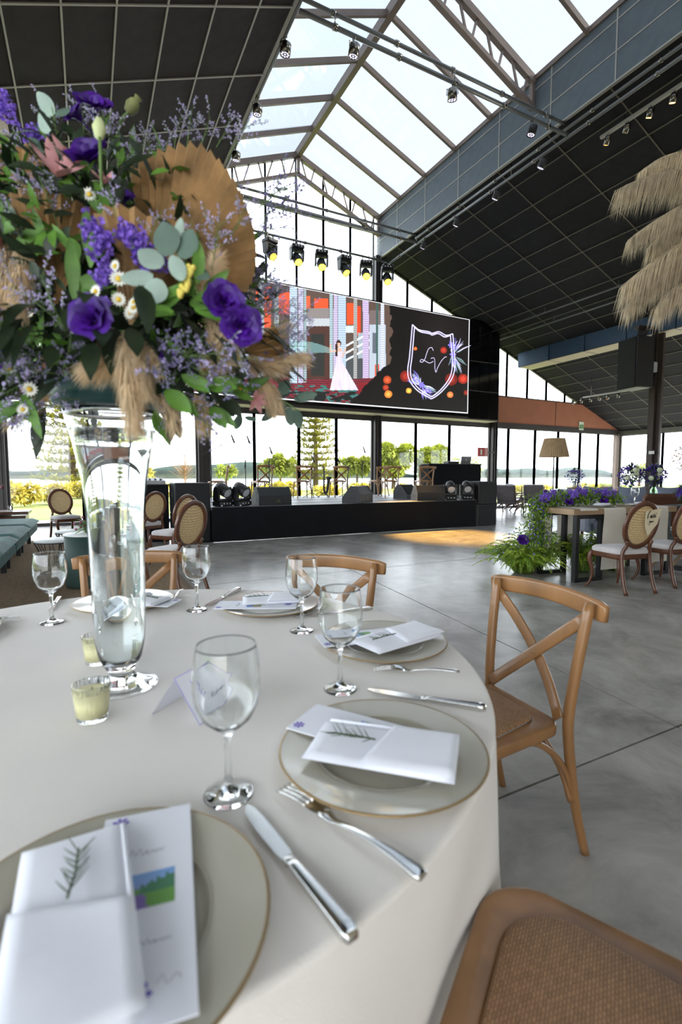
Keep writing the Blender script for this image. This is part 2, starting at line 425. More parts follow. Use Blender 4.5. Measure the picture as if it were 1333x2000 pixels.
bays = [(-5.9, -4.6), (-4.6, -3.2), (-3.2, -2.1), (-1.76, -0.12), (-0.12, 1.4), (1.4, 2.8), (3.16, 4.5), (4.5, 5.95), (5.95, 7.27), (7.27, 8.63), (8.91, 10.44), (10.44, 11.96), (11.96, 13.93), (14.19, 14.93), (14.93, 16.43), (16.43, 17.81), (17.81, 19.21), (19.21, 20.42), (20.42, 21.75)]
for a, b in bays: window([(a, 0.04), (b, 0.04), (b, hd), (a, hd)], END, 'tall glass bay of the end wall', 0.09, m_steel2 if a > 14 else m_steel)
struct('trim_7', MB().box((8.0, END, 3.26), (28.0, 0.16, 0.2)), m_steel, 'dark steel head beam over the end wall glazing')
struct('trim_8', MB().box((8.0, END, 0.03), (28.0, 0.2, 0.10)), m_steel, 'dark sill of the end wall')
# terracotta band
xb = XR + (ZE - 4.34) / SLOPE; xb2 = XR + (ZE - 3.34) / SLOPE
orw = struct('wall_end', MB().prism([(13.6, 3.34), (xb2 + .15, 3.34), (xb2 + .15, 3.36), (xb + .15, 4.36), (13.6, 4.36)], -0.05, 0.05, Matrix(((1, 0, 0), (0, 0, 1), (0, 1, 0))), (0, END, 0)), m_orange, 'terracotta band over the end windows')
MB().box((17.55, END - 0.055, 3.9), (0.012, 0.01, 1.0)).build('panel_joint', m_joint, orw)
struct('wall_end', MB().box((0.4, END, 3.84), (4.9, 0.1, 1.0)), m_orange, 'terracotta band left of the stage')
# gable glazing
g_r = [14.3, 14.77, 15.9, 17.0, 18.13]
for a, b in zip(g_r[:-1], g_r[1:]): window([(a, 4.38), (b, 4.38), (b, ceil_r(b) - .02), (a, ceil_r(a) - .02)], END, 'raked gable window above the terracotta band', 0.06, m_steel)
window([(18.13, 4.38), (xb - .05, 4.38), (18.13, ceil_r(18.13) - .02)], END, 'triangular end pane of the gable above the terracotta band', 0.06, m_steel)
g_m = [8.9, 10.02, 11.08, 12.2, 13.3, 13.95]
for a, b in zip(g_m[:-1], g_m[1:]): window([(a, 3.36), (b, 3.36), (b, ceil_r(b) - .02), (a, ceil_r(a) - .02)], END, 'gable window behind the right of the big screen', 0.06, m_steel)
g_c = [XL, 3.95, 4.93, 5.91, 6.82, 7.78, 8.64]
zt = lambda x: (RIDGE - abs(x - XM) / (XR - XM) * (RIDGE - EAVE)) - 0.05
for a, b in zip(g_c[:-1], g_c[1:]):
    window([(a, 3.36), (b, 3.36), (b, 9.28), (a, 9.28)], END, 'tall gable window behind the spotlight bar', 0.06, m_steel2)
    window([(a, 9.36), (b, 9.36), (b, zt(b)), (a, zt(a))], END, 'upper gable pane behind the roof truss', 0.05, m_steel2)
struct('trim_9', MB().box(((XL + 8.64) / 2, END, 9.32), (5.7, 0.1, 0.08)), m_frame, 'horizontal gable rail behind the truss')
g_l = [-0.9, 0.1, 1.1, 2.1, XL]
for a, b in zip(g_l[:-1], g_l[1:]): window([(a, 4.36), (b, 4.36), (b, ceil_l(b) - .02), (a, ceil_l(a) - .02)], END, 'gable window behind the flowers', 0.06, m_steel)
# right glazed wall and left glazed wall
sy = [-3.8, -2, -0.2, 1.6, 3.4, 5.2, 7.0, 8.8, 10.6, 12.5, 14.35]
for a, b in zip(sy[:-1], sy[1:]): window([(a, 0.04), (b, 0.04), (b, 3.12), (a, 3.12)], 0, 'glass bay of the right side wall', 0.08, m_steel2, xplane=XW)
struct('trim_10', MB().box((XW, 5.2, 3.22), (0.2, 18.6, 0.18)), m_steel2, 'eaves beam over the right side glazing')
for a, b in zip(sy[:-1], sy[1:]): window([(a, 0.04), (b, 0.04), (b, 4.2), (a, 4.2)], 0, 'glass bay of the left side wall', 0.08, m_steel, xplane=-6.1)
# corner posts
struct('trim_11', MB().box((21.78, END - .03, 1.6), (0.16, 0.16, 3.2)).box((21.55, END - .03, 1.6), (0.05, 0.1, 3.2)), m_frame, 'corner post of the glazing on the right')
# free standing column carrying the duct
c2 = struct('trim_12', MB().box((15.17, 8.95, 2.75), (0.10, 0.36, 5.5)).box((15.17, 8.95, 2.75), (0.34, 0.12, 5.5)), M('column_brown', (66, 56, 52), 0.5, metal=0.2, var=0.1, vs=2), 'brown steel column carrying the speaker')
MB().box((15.0, 8.9, 1.97), (0.012, 0.16, 0.09)).build('notice_plate', M('white_paper', (225, 226, 222), 0.6), c2)

# blue air duct
m_duct = M('duct_blue', (38, 62, 84), 0.45, metal=0.3, var=0.08, vs=2)
dt = thing('air_duct', 'dark blue rectangular air duct under the right ceiling', 'air duct', (15.4, 0, 5.46))
for k in range(8):
    y0 = 14.2 - 1.45 * k; MB().box((0, y0 - 0.72, 0.3), (0.75, 1.42, 0.56)).build('duct_section', m_duct, dt)
    MB().box((0, y0 - 1.44, 0.3), (0.80, 0.03, 0.61)).build('flange', m_duct, dt)
MB().box((0, 8.5, 0.005), (0.72, 11.3, 0.012)).build('bottom_lit_tint', M('duct_lit_beige', (176, 166, 140), 0.6), dt)  # beige light on the duct's underside, put into this sheet's colour
for k in range(3): MB().cyl((0.2, 12.6 - 2.9 * k, 0.55), (0.2, 12.6 - 2.9 * k, 0.75), 0.012, 6).build('hanger_rod', m_batten, dt)

# conduits on the ceiling
for k, (x, dz, lb) in enumerate(((13.3, -0.16, 'upper thin conduit pipe under the black ceiling above the blue duct'), (13.75, -0.2, 'lower thin conduit pipe under the black ceiling above the blue duct'))):
    z = ceil_r(x) + dz; t = thing('conduit_pipe', lb, 'pipe', (x, 0, z))
    MB().cyl((0, 5.0, 0), (0, 14.3, 0), 0.024, 8).build('pipe', m_steel2, t)
    for yy in (6.5, 9.0, 11.5, 13.6): MB().cyl((0, yy, 0), (0, yy, -dz + 0.01), 0.008, 6).build('hanger', m_steel2, t)

# signs
t = thing('exit_sign', 'green and white exit sign on the terracotta band', 'sign', (P(1136, 832, y=END - .07).x, END - 0.07, P(1136, 832, y=END - .07).z))
MB().box((0, 0, 0), (0.30, 0.03, 0.36), bev=0.006).build('sign_body', M('sign_white', (214, 226, 206), 0.5), t)
MB().box((0, -0.017, -0.03), (0.24, 0.006, 0.17)).build('green_panel', M('sign_green', (70, 140, 84), 0.5), t)
mb = MB(); mb.ball((-.01, -0.022, 0.015), 0.02, 8, 5, (1, .2, 1))
for a, b in (((-.01, 0), (0, -.05)), ((0, -.05), (-.035, -.09)), ((0, -.05), (.035, -.085)), ((-.01, -.01), (.04, -.03)), ((-.01, -.01), (-.045, -.02))): mb.tube([(a[0], -.022, a[1]), (b[0], -.022, b[1])], 0.008, 5)
mb.build('running_figure', M('sign_white', (214, 226, 206), 0.5), t)
q = P(944, 883, y=END - .26)
t = thing('fire_sign', 'red projecting fire sign on the steel column right of the stage', 'sign', (q.x, END - 0.26, q.z))
MB().box(((14.0 - q.x + .1) / 2, 0.04, 0), (14.0 - q.x - .1, 0.05, 0.06)).build('bracket', m_steel, t)
MB().box((-0.09, 0, 0), (0.34, 0.03, 0.34), bev=0.004).build('red_face', M('sign_red', (176, 42, 40), 0.5), t)
MB().box((-0.10, -0.018, 0), (0.07, 0.006, 0.2), bev=0.002).build('white_symbol', M('sign_white', (214, 226, 206), 0.5), t)
MB().box((0.15, 0.0, 0), (0.14, 0.04, 0.34), bev=0.004).build('side_plate', M('sign_pink', (206, 150, 140), 0.5), t)
# ================================================================= STAGE, SCREEN, LIGHTS
SY, SZ = 9.46, 0.67
m_cloth_blk = M('stage_skirt', (20, 21, 24), 0.85, var=0.12, vs=4, spec=0.2)
m_deck = M('stage_deck', (104, 106, 108), 0.45, var=0.18, vs=2.5)
m_blk = M('black_plastic', (22, 23, 25), 0.5, var=0.08, vs=30, bump=0.06, bs=300)
m_blk2 = M('charcoal_paint', (40, 42, 45), 0.55, var=0.06, vs=20, bump=0.1, bs=260)
m_grill = M('speaker_grille', (28, 29, 31), 0.75, bump=0.4, bs=420)
m_chrome = M('chrome', (205, 205, 205), 0.18, metal=1.0)
m_dkchr = M('dark_chrome', (120, 118, 112), 0.22, metal=1.0)
m_pipe = M('pipe_grey', (112, 114, 116), 0.4, metal=0.5)
st = thing('stage', 'low black skirted stage with grey deck', 'stage', (0, 0, 0))
x0, x1, y1 = 2.08, 8.68, 13.6
MB().box(((x0 + 8.7) / 2, (SY + y1) / 2, SZ - 0.03), (8.7 - x0, y1 - SY, 0.06), bev=0.005).build('deck', m_deck, st)
MB().box((10.05, 12.6, SZ - 0.03), (2.7, 2.0, 0.06), bev=0.005).build('deck', m_deck, st); MB().box((11.38, 12.6, .3), (.03, 2.0, .6)).build('side_skirt', m_cloth_blk, st)
def skirt(u, v):
    x = x0 + (x1 - x0) * u; f = 0.035 * math.exp(-((u - 0.08) / 0.09) ** 2) + 0.004
    return (x, SY - 0.012 - f * (0.5 + 0.5 * math.sin(u * 90 + v)) * (1 - v) - 0.01 * (1 - v), 0.005 + (SZ - 0.01) * v)
MB().grid(skirt, 160, 5).build('front_skirt', m_cloth_blk, st)
MB().box((x0 + .01, (SY + y1) / 2, SZ / 2 - .03), (0.02, y1 - SY, SZ - .06)).build('side_skirt', m_cloth_blk, st)
for yy in (10.2, 11.4, 12.6): MB().box((5.4, yy, SZ + .002), (6.4, 0.012, 0.004)).build('deck_seam', m_joint, st)

# PA cabinets
def pa_box(loc, w_, h_, d_, label, rz=0, group=None):
    t = thing('speaker_cabinet', label, 'speaker', loc, rz, group)
    MB().box((0, 0, h_ / 2), (w_, d_, h_), bev=0.015).build('cabinet', m_blk, t)
    MB().box((0, -d_ / 2 - 0.006, h_ / 2), (w_ - 0.05, 0.016, h_ - 0.05), bev=0.004).build('grille', m_grill, t)
    for s in (-1, 1): MB().box((s * w_ / 2, 0, h_ * .6), (0.014, 0.18, 0.08), bev=0.003).build('side_handle', m_blk2, t)
    return t
g = None
pa_box((1.74, SY + 0.36, 0), 0.66, 0.56, 0.64, 'lower black subwoofer box at the left end of the stage behind cane chairs')
pa_box((1.74, SY + 0.36, 0.56), 0.66, 0.58, 0.64, 'upper black subwoofer box at the left end of the stage behind cane chairs')
pa_box((9.12, SY + 0.34, 0), 0.62, 0.55, 0.62, 'lower black subwoofer box at the right end of the stage')
pa_box((9.12, SY + 0.34, 0.55), 0.62, 0.58, 0.62, 'upper black subwoofer box at the right end of the stage')
# mixing desk table on the far left
t = thing('mixing_table', 'black draped table left of the stage', 'table', (0.65, SY + 0.9, 0))
MB().box((0, 0, 0.545), (1.45, 0.75, 1.09), bev=0.01).build('drape', m_cloth_blk, t)
MB().box((0, 0, 1.1), (1.5, 0.8, 0.025), bev=0.005).build('table_top', m_blk, t)
t = thing('mixing_console', 'grey audio mixing console on the draped table', 'mixer', (0.85, SY + 0.75, 1.113))
MB().box((0, 0, 0.05), (0.95, 0.45, 0.09), (0.12, 0, 0), bev=0.01).build('console_body', M('console_grey', (150, 152, 154), 0.45, var=.1), t)
for k in range(9): MB().box((-0.4 + 0.1 * k, -0.1, 0.1), (0.03, 0.16, 0.02), (0.12, 0, 0)).build('fader', m_blk, t)
t = thing('laptop_stand', 'dark tilted laptop beside the mixing console', 'laptop', (0.3, SY + 0.75, 1.113))
MB().box((0, 0, 0.012), (0.32, 0.22, 0.02), bev=0.004).build('keyboard_base', m_blk2, t)
MB().box((0, 0.14, 0.1), (0.32, 0.015, 0.2), (-0.7, 0, 0), bev=0.004).build('lid', m_blk2, t)

# floor moving head
def moving_head(name, label, loc, rz, tilt, hang=False, lit=False, group=None, sc=1.0):
    t = thing(name, label, 'stage light', loc, rz, group); s = -1 if hang else 1
    mbody = m_blk
    MB().box((0, 0, s * 0.06), (0.36, 0.30, 0.11), bev=0.02).build('base', mbody, t)
    for k in range(3): MB().cyl((-0.08 + .08 * k, -0.152, s * .06), (-0.08 + .08 * k, -0.158, s * .06), 0.022, 10).build('display_knob' if k else 'display', m_chrome, t)
    for a in (-1, 1): MB().box((a * 0.155, -0.13, s * .02), (0.03, 0.06, 0.03), bev=.004).build('handle_bar', m_chrome, t)
    yk = MB()
    for a in (-1, 1): yk.prism([(-0.10, 0.13), (0.10, 0.13), (0.085, 0.36), (0.05, 0.42), (-0.05, 0.42), (-0.085, 0.36)], a * 0.17 - 0.022, a * 0.17 + 0.022, Matrix(((0, 0, 1), (1, 0, 0), (0, s, 0))))
    yk.box((0, 0, s * 0.14), (0.36, 0.2, 0.05), bev=0.01); yk.build('yoke', mbody, t)
    rm = Matrix.Rotation(tilt, 3, 'X'); c = V((0, 0, s * 0.36))
    MB().lathe([(0.06, -0.17), (0.11, -0.15), (0.13, -0.05), (0.13, 0.05), (0.12, 0.13), (0.115, 0.19), (0.10, 0.195), (0.10, 0.17)], 20, c, rm).build('head', mbody, t)
    MB().lathe([(0.0, 0.172), (0.06, 0.18), (0.099, 0.172)], 20, c, rm, cap=False).build('lens', M('lens_lit', (255, 206, 60), 0.2, emit=(255, 196, 40), es=5.0) if lit else M('lens_clear', (190, 196, 204), 0.1, coat=1.0), t)
    if hang:
        for a in (-1, 1):
            MB().box((a * 0.1, 0, 0.06), (0.025, 0.05, 0.12)).build('clamp', m_dkchr, t)
            MB().tube([V((a * 0.1, 0.05 * math.cos(u), 0.115 + .04 * math.sin(u))) for u in [k * PI / 5 for k in range(6)]], 0.008, 5).build('clamp_hook', m_dkchr, t)
    if sc != 1: t.scale = (sc, sc, sc)
    return t
for px, lb in ((436, 'leftmost moving head light on the front edge of the stage'), (472, 'second moving head light from the left on the stage edge'),
               (880, 'third moving head light from the left beside the right wedge monitor'), (912, 'rightmost moving head light on the stage next to the subwoofers')):
    q = P(px, 984 if px < 600 else 972, y=SY + 0.28); moving_head('moving_head', lb, (q.x, SY + 0.28, SZ), R(25 if px < 600 else -30), R(115), sc=.92)
# wedge monitors
def wedge(label, x, y, rz, w_=0.62, flip=False, z=SZ):
    t = thing('wedge_monitor', label, 'speaker', (x, y, z), rz)
    prof = [(-0.22, 0), (0.22, 0), (0.22, 0.12), (0.02, 0.37), (-0.10, 0.37), (-0.22, 0.2)]
    MB().prism(prof, -w_ / 2, w_ / 2, Matrix(((0, 0, 1), (1, 0, 0), (0, 1, 0)))).build('cabinet', m_blk2, t)
    d = V((0, -0.20, 0.25)).normalized()
    MB().box((0, 0.125, 0.25), (w_ - 0.05, 0.012, 0.29), (R(-51) + PI / 2 - R(90) + R(90 - 0), 0, 0) if False else (R(38.7), 0, 0), bev=.003).build('grille', m_grill, t)
    for s in (-1, 1):
        mb = MB().prism([(x_ * 1.02, y_ * 1.02) for x_, y_ in prof], s * w_ / 2 - 0.012, s * w_ / 2 + 0.012, Matrix(((0, 0, 1), (1, 0, 0), (0, 1, 0)))); mb.build('end_cheek', m_blk2, t)
        MB().box((s * (w_ / 2 + .013), -0.03, 0.25), (0.006, 0.10, 0.05), bev=.002).build('grip_hole', m_blk, t)
        MB().box((s * (w_ / 2 + .013), -0.02, 0.12), (0.006, 0.16, 0.06), bev=.002).build('grip_hole', m_blk, t)
    MB().box((0.06, -0.222, 0.08), (0.10, 0.01, 0.06)).build('socket_plate', m_dkchr, t)
    return t
q = P(528, 985, y=SY + .30); wedge('black wedge monitor on the stage edge right of the two left moving heads', q.x + .04, SY + .34, R(4), 0.70)
q = P(700, 982, y=SY + .30); wedge('black wedge monitor at the centre of the stage edge', q.x, SY + .32, R(38), 0.72)
q = P(838, 978, y=SY + .30); wedge('grey wedge monitor near the right end of the stage edge', q.x, SY + .34, R(-14), 0.70)
q = P(790, 972, z=SZ); wedge('small blue black wedge monitor further back beside the right stage chairs', 7.55, 10.9, R(200), 0.5)

# DJ booth
dj = thing('dj_booth', 'black panelled booth at the back right of the stage', 'booth', (10.5, 12.6, SZ), R(-6))
MB().box((0, 0, 0.48), (1.95, 0.5, 0.96), bev=0.01).build('front_panel', m_cloth_blk, dj)
MB().box((0, 0.0, 0.975), (2.0, 0.55, 0.03), bev=0.006).build('counter', m_blk, dj)
for s in (-1, 1): MB().box((s * 0.93, 0.28, 0.48), (0.04, 0.3, 0.94)).build('side_panel', m_cloth_blk, dj)
lp = thing('laptop', 'silver laptop standing open on the black booth', 'laptop', (11.05, 12.62, SZ + 0.99), R(160))
MB().box((0, 0, 0.012), (0.34, 0.24, 0.018), bev=.004).build('keyboard_base', M('silver_alu', (180, 182, 184), 0.35, metal=.8), lp)
MB().box((0, 0.15, 0.13), (0.34, 0.012, 0.24), (-0.3, 0, 0), bev=.004).build('lid', M('silver_alu', (180, 182, 184), 0.35, metal=.8), lp)
MB().lathe([(0, 0), (0.022, 0.001)], 12, (0, 0.164, 0.135), Matrix.Rotation(R(-90 - 17), 3, 'X'), cap=False).build('round_logo', M('logo_white', (240, 240, 240), .4), lp)
t = thing('dj_mixer', 'small black mixer on the booth left of the laptop', 'mixer', (10.5, 12.62, SZ + .99), R(-6))
MB().box((0, 0, 0.04), (0.4, 0.3, 0.08), bev=.01).build('mixer_body', m_blk, t)
for k in range(4): MB().cyl((-0.12 + .08 * k, 0, .08), (-0.12 + .08 * k, 0, .1), 0.014, 8).build('knob', m_chrome, t)

# mic stands
def mic_stand(label, x, y, h, boom, rz, mic=0.2):
    t = thing('microphone_stand', label, 'microphone stand', (x, y, SZ), rz)
    for k in range(3):
        a = 2 * PI * k / 3 + .3; MB().cyl((0, 0, 0.16), (0.26 * math.cos(a), 0.26 * math.sin(a), 0.012), 0.009, 6).build('foot', m_blk, t)
    MB().cyl((0, 0, 0.1), (0, 0, h), 0.011, 8).build('pole', m_blk, t); MB().ball((0, 0, h), 0.022, 8, 5).build('clutch', m_blk, t)
    e = V((boom[0], 0, h + boom[1])); MB().cyl(V((-boom[0] * .35, 0, h - boom[1] * .35)), e, 0.008, 6).build('boom', m_blk, t)
    d = V((0.35, 0, -0.9)).normalized() if boom[1] > -0.1 else V((0, 0, 1))
    MB().cyl(e - d * mic * .5, e + d * mic * .3, 0.015, 8, 0.02).build('microphone', m_blk, t)
    MB().ball(e + d * mic * .38, 0.026, 8, 6).build('mic_grille', m_dkchr, t)
for px, py, y, h, bm, rz, lb in ((412, 905, 11.0, 1.15, (0.5, 0.28), 0, 'microphone stand with a long boom reaching right beside the left column'),
        (480, 920, 11.4, 0.95, (0.08, 0.5), 0, 'tall microphone stand with a steep boom behind the leftmost stage chairs'),
        (526, 915, 11.7, 0.95, (0.05, 0.28), 0, 'straight microphone stand beside the second stage chair'),
        (680, 930, 12.0, 0.85, (-0.3, 0.18), 0, 'low microphone stand with a boom bent left beside the fourth stage chair'),
        (708, 920, 11.8, 0.9, (0.06, 0.42), 0, 'upright microphone stand between the fourth and fifth stage chairs'),
        (610, 920, 12.3, 0.8, (0.04, 0.25), 0, 'thin microphone stand behind the third stage chair')):
    q = P(px, py, y=y); mic_stand(lb, q.x, y, h, bm, rz)
# saxophone on a stand
q = P(633, 968, z=SZ)
t = thing('saxophone', 'dark saxophone standing on the stage between the chairs', 'saxophone', (P(633, 940, y=12.2).x, 12.2, SZ), R(30))
pts = cat_rom([(-0.12, 0, 0.80), (-0.05, 0, 0.86), (0.0, 0, 0.80), (0.0, 0, 0.55), (0.0, 0, 0.28), (0.05, 0, 0.14), (0.14, 0, 0.15), (0.19, 0, 0.3), (0.22, 0, 0.46)], 5)
MB().tube(pts, [0.012 + 0.030 * (i / (len(pts) - 1)) ** 1.2 for i in range(len(pts))], 10).build('body_tube', m_blk2, t)
MB().lathe([(0.04, 0), (0.055, 0.06), (0.09, 0.12), (0.08, 0.115)], 14, (0.22, 0, 0.45), Matrix.Rotation(R(10), 3, 'Y'), cap=False).build('bell', m_blk2, t)
for k in range(7): MB().lathe([(0.0, 0), (0.02, 0), (0.02, 0.012), (0, 0.014)], 8, (0.0, -0.025, 0.3 + .07 * k), Matrix.Rotation(R(90), 3, 'X')).build('key_cup', m_dkchr, t)
for k in range(3):
    a = 2 * PI * k / 3; MB().cyl((0.05, 0, 0.18), (0.05 + 0.2 * math.cos(a), 0.2 * math.sin(a), 0.01), 0.009, 6).build('stand_leg', m_blk, t)

# ---- LED screen in its black housing
SYF = 13.8; k_ = SYF / END
zs0, zs1 = 1.27 + (3.62 - 1.27) * k_, 1.27 + (7.075 - 1.27) * k_; xs0, xs1 = 2.3, 12.83 * k_
xe = 14.37 * k_; zb = 1.27 + (3.42 - 1.27) * k_
hs = thing('screen_housing', 'glossy black housing around the giant screen', 'screen housing', (0, SYF, 0))
xc = XR + (ZE - (zs1 + .05)) / SLOPE - .05
poly = [(xs0 - .1, zb), (xe, zb), (xe, ceil_r(xe) - .03), (xc, zs1 + .05), (xs0 - .1, zs1 + .05)]
MB().prism(poly, 0.03, 0.60, Matrix(((1, 0, 0), (0, 0, 1), (0, 1, 0)))).build('housing_body', m_black, hs)
for k in range(3):
    xa = xs1 + .02 + k * (xe - xs1) / 3; xb_ = xa + (xe - xs1) / 3 - .02
    for z0, z1 in ((zb + .03, zb + 1.0), (zb + 1.02, zb + 2.05), (zb + 2.07, min(zs1, ceil_r(xb_) - .06))):
        MB().box(((xa + xb_) / 2, 0.02, (z0 + z1) / 2), (xb_ - xa, 0.03, z1 - z0), bev=.004).build('side_panel', m_black, hs)
MB().box(((xs0 + xe) / 2, 0.33, zb - .012), (xe - xs0, 0.56, 0.02)).build('soffit', M('soffit_lit_cream', (196, 186, 160), .5), hs)  # cream light and reflections under the housing, put into the soffit colour
MB().box(((xs0 + xe) / 2, 0.05, zb + .04), (xe - xs0, 0.06, 0.09)).build('lower_rail', m_steel, hs)

def screen_paint(u, v):
    """u, v 0..1 over the screen; the picture is laid out in the units the photo was measured in -> linear rgb"""
    W = xs1 - xs0; H = zs1 - zs0; X = u * W; Z = v * H
    w3 = V((xs0 + X, SYF, zs0 + Z)) - _C; dd = w3.dot(_F); px = 666.5 + FPX * w3.dot(_R) / dd; py = 1000 - FPX * w3.dot(_U) / dd
    def h(a, b):
        s = math.sin(a * 127.1 + b * 311.7) * 43758.5453; return s - math.floor(s)
    def sm(a, b):
        i, j = math.floor(a), math.floor(b); fa, fb = a - i, b - j; fa = fa * fa * (3 - 2 * fa); fb = fb * fb * (3 - 2 * fb)
        return (h(i, j) * (1 - fa) + h(i + 1, j) * fa) * (1 - fb) + (h(i, j + 1) * (1 - fa) + h(i + 1, j + 1) * fa) * fb
    edge = 756 + 9 * sm(py * .09, 4.2) + 5 * sm(py * .3, 1.7) - (max(0, py - 705) * .95)
    if px < edge:
        c = (86, 70, 62)
        for a, b, y0, y1, cc in ((500, 530, 560, 640, (206, 84, 56)), (545, 566, 570, 614, (222, 84, 50)), (600, 643, 590, 604, (96, 60, 50)), (598, 606, 578, 604, (216, 92, 58)), (614, 641, 583, 602, (220, 82, 46)), (600, 643, 602, 624, (128, 122, 120)), (596, 645, 622, 637, (176, 182, 188)), (598, 645, 637, 740, (74, 50, 44)), (608, 634, 652, 734, (46, 48, 46)), (678, 697, 592, 634, (224, 78, 42)), (697, 705, 598, 655, (206, 66, 40)), (676, 692, 636, 650, (190, 200, 206)), (676, 712, 690, 745, (70, 74, 78)), (722, 752, 606, 640, (110, 96, 96)), (722, 754, 634, 742, (168, 178, 190)), (728, 736, 650, 690, (90, 96, 108)), (733, 741, 712, 738, (200, 80, 60)), (700, 712, 650, 700, (150, 160, 170))):
            if a < px < b and y0 < py < y1: c = cc
        for k in (0, 1, 2):
            yy = 668 + 14 * k - (px - 690) * .55
            if 676 < px < 722 and abs(py - yy) < 2.2: c = (206, 212, 216)
        for a, b, cc in ((536, 545, (140, 150, 150)), (566, 581, (168, 186, 202)), (583, 593, (172, 172, 196)), (594, 599, (140, 160, 165)), (505, 516, (150, 158, 168)), (470, 486, (160, 170, 190)), (440, 452, (160, 170, 190)), (644, 651, (150, 172, 178)), (652, 660, (178, 168, 198)), (661, 676, (166, 184, 206)), (691, 698, (150, 152, 150)), (709, 721, (180, 164, 198)), (735, 739, (60, 90, 84)), (744, 751, (186, 192, 208))):
            if a < px < b and py < 738 + 8 * h(a, 1) + (10 if a < 600 else 0):
                f = 1.08 if (int(py * .45) % 2) else .88
                c = tuple(min(255, q * f) for q in cc)
        if py > 738 + 4 * sm(px * .05, 3) and not (py < 752 and 560 < px < 600 and c[0] > 130):
            c = (126, 44, 52) if (int(py * .5) % 2) else (78, 38, 46)
            if py > 752 and sm(px * .14, py * .35) > .58: c = (58, 108, 104)
            if py > 765 and sm(px * .1 + 9, py * .3) > .45: c = (30, 32, 32)
            if 700 < px and py > 748: c = (120, 34, 40)
        if 566 < px < 656:
            tt = (656 - px) / 90; yc = 687 - 8 * math.sin(tt * 2.6)
            if abs(py - yc) < 3 + 15 * tt: c = tuple(.5 * a + .5 * b for a, b in zip(c, (150, 208, 208)))
        if 684 < py < 762:
            if py < 706: xo, hw = 663, 5.5
            else: xo, hw = 663 + (py - 706) * .17, 5.5 + (py - 706) * .40
            if abs(px - xo) < hw: q = sm(px * .35, py * .06); c = (190 + 30 * q, 184 + 22 * q, 216)
        if 680 <= py < 687 and abs(px - 662) < 6: c = (204, 164, 146)
        if (px - 662) ** 2 / 14 + (py - 673) ** 2 / 30 < 1: c = (206, 166, 148)
        if ((px - 662) ** 2 / 26 + (py - 671) ** 2 / 44 < 1 and (py < 670 or abs(px - 662) > 3)) or (abs(px - 657.5) < 2 and 672 < py < 696): c = (56, 36, 30)
        if abs(py - (685 + (px - 656) * -.25)) < 1.6 and 645 < px < 657: c = (204, 164, 146)
        if abs(px - 645.5) < 1.5 and 672 < py < 687: c = (204, 164, 146)
        if abs(px - (672 - (py - 690) * .35)) < 1.5 and 680 < py < 698: c = (204, 164, 146)
    else:
        g = .55 + .6 * max(0, 1 - abs(px - 860) / 70) * max(0, 1 - abs(py - 660) / 110)
        c = (24 * g + 8, 21 * g + 8, 20 * g + 8)
        for bx, by, br, cc in ((757, 742, 8, (166, 66, 36)), (759, 770, 7.5, (210, 124, 52)), (754, 757, 6, (140, 48, 30)), (799, 763, 5.5, (222, 152, 60)), (793, 735, 11, (116, 34, 24)), (867, 684, 6.5, (140, 42, 34)), (882, 741, 12, (110, 34, 26)), (905, 740, 9.5, (150, 44, 32)), (880, 771, 6, (226, 112, 60)), (812, 681, 3.5, (210, 90, 40)), (911, 767, 5, (110, 34, 26))):
            d = math.hypot(px - bx, py - by)
            if d < br: c = cc if d > br * .55 else tuple(min(255, q * 1.25 + 10) for q in cc)
    if Z < .03 or (W - X) < .035 or Z > H - .022: c = (226, 226, 232)
    return lin(c)
nx, nz_ = 620, 190
mb = MB(); vs = []; cols = []
for j in range(nz_):
    for i in range(nx):
        cols.append(screen_paint((i + .5) / nx, (j + .5) / nz_))
vs = [(xs0 + (xs1 - xs0) * i / nx, 0, zs0 + (zs1 - zs0) * j / nz_) for j in range(nz_ + 1) for i in range(nx + 1)]
fs = [(j * (nx + 1) + i, j * (nx + 1) + i + 1, (j + 1) * (nx + 1) + i + 1, (j + 1) * (nx + 1) + i) for j in range(nz_) for i in range(nx)]
scr = thing('led_screen', 'giant lit screen showing a bride picture and a monogram crest', 'screen', (0, SYF, 0))
mb.add(vs, fs); img = mb.build('image_panel', attr_mat('screen_image', 0.62), scr)
ca = img.data.color_attributes.new('paint', 'FLOAT_COLOR', 'CORNER')
import numpy as np
ca.data.foreach_set('color', np.repeat(np.array(cols, dtype=np.float32), 4, axis=0).ravel())
# crest drawn on the screen : flat print just on its surface
m_glow = M('screen_white', (230, 230, 250), .5, emit=(206, 200, 246), es=0.45)
m_glow2 = M('screen_violet', (140, 130, 220), .5, emit=(120, 108, 206), es=0.5)
m_glow3 = M('screen_green', (150, 170, 170), .5, emit=(130, 160, 170), es=0.4)
def sp(px, py): q = P(px, py, y=SYF - .008); return V((q.x, -0.008, q.z))
def stroke(pts, wd, name, mat, n=5, parent=scr):
    p3 = cat_rom([sp(*p) for p in pts], n) if n else [sp(*p) for p in pts]
    ws = wd if isinstance(wd, (list, tuple)) else None
    mb = MB()
    mb.tube(p3, [max(.15, math.sin(PI * i / (len(p3) - 1))) if ws else 1 for i in range(len(p3))], 4, flat=((ws[0] if ws else wd), 0.002, (0, 1, 0)), smooth=False)
    return mb.build(name, mat, parent)
crest = [(806, 634), (803, 668), (800, 700), (797, 722), (800, 742), (815, 762), (838, 776), (845, 778), (862, 766), (880, 745), (888, 725), (889, 700), (887, 675), (885, 652)]
top = [(806, 634), (818, 644), (838, 648), (845, 651), (858, 648), (872, 655), (885, 652)]
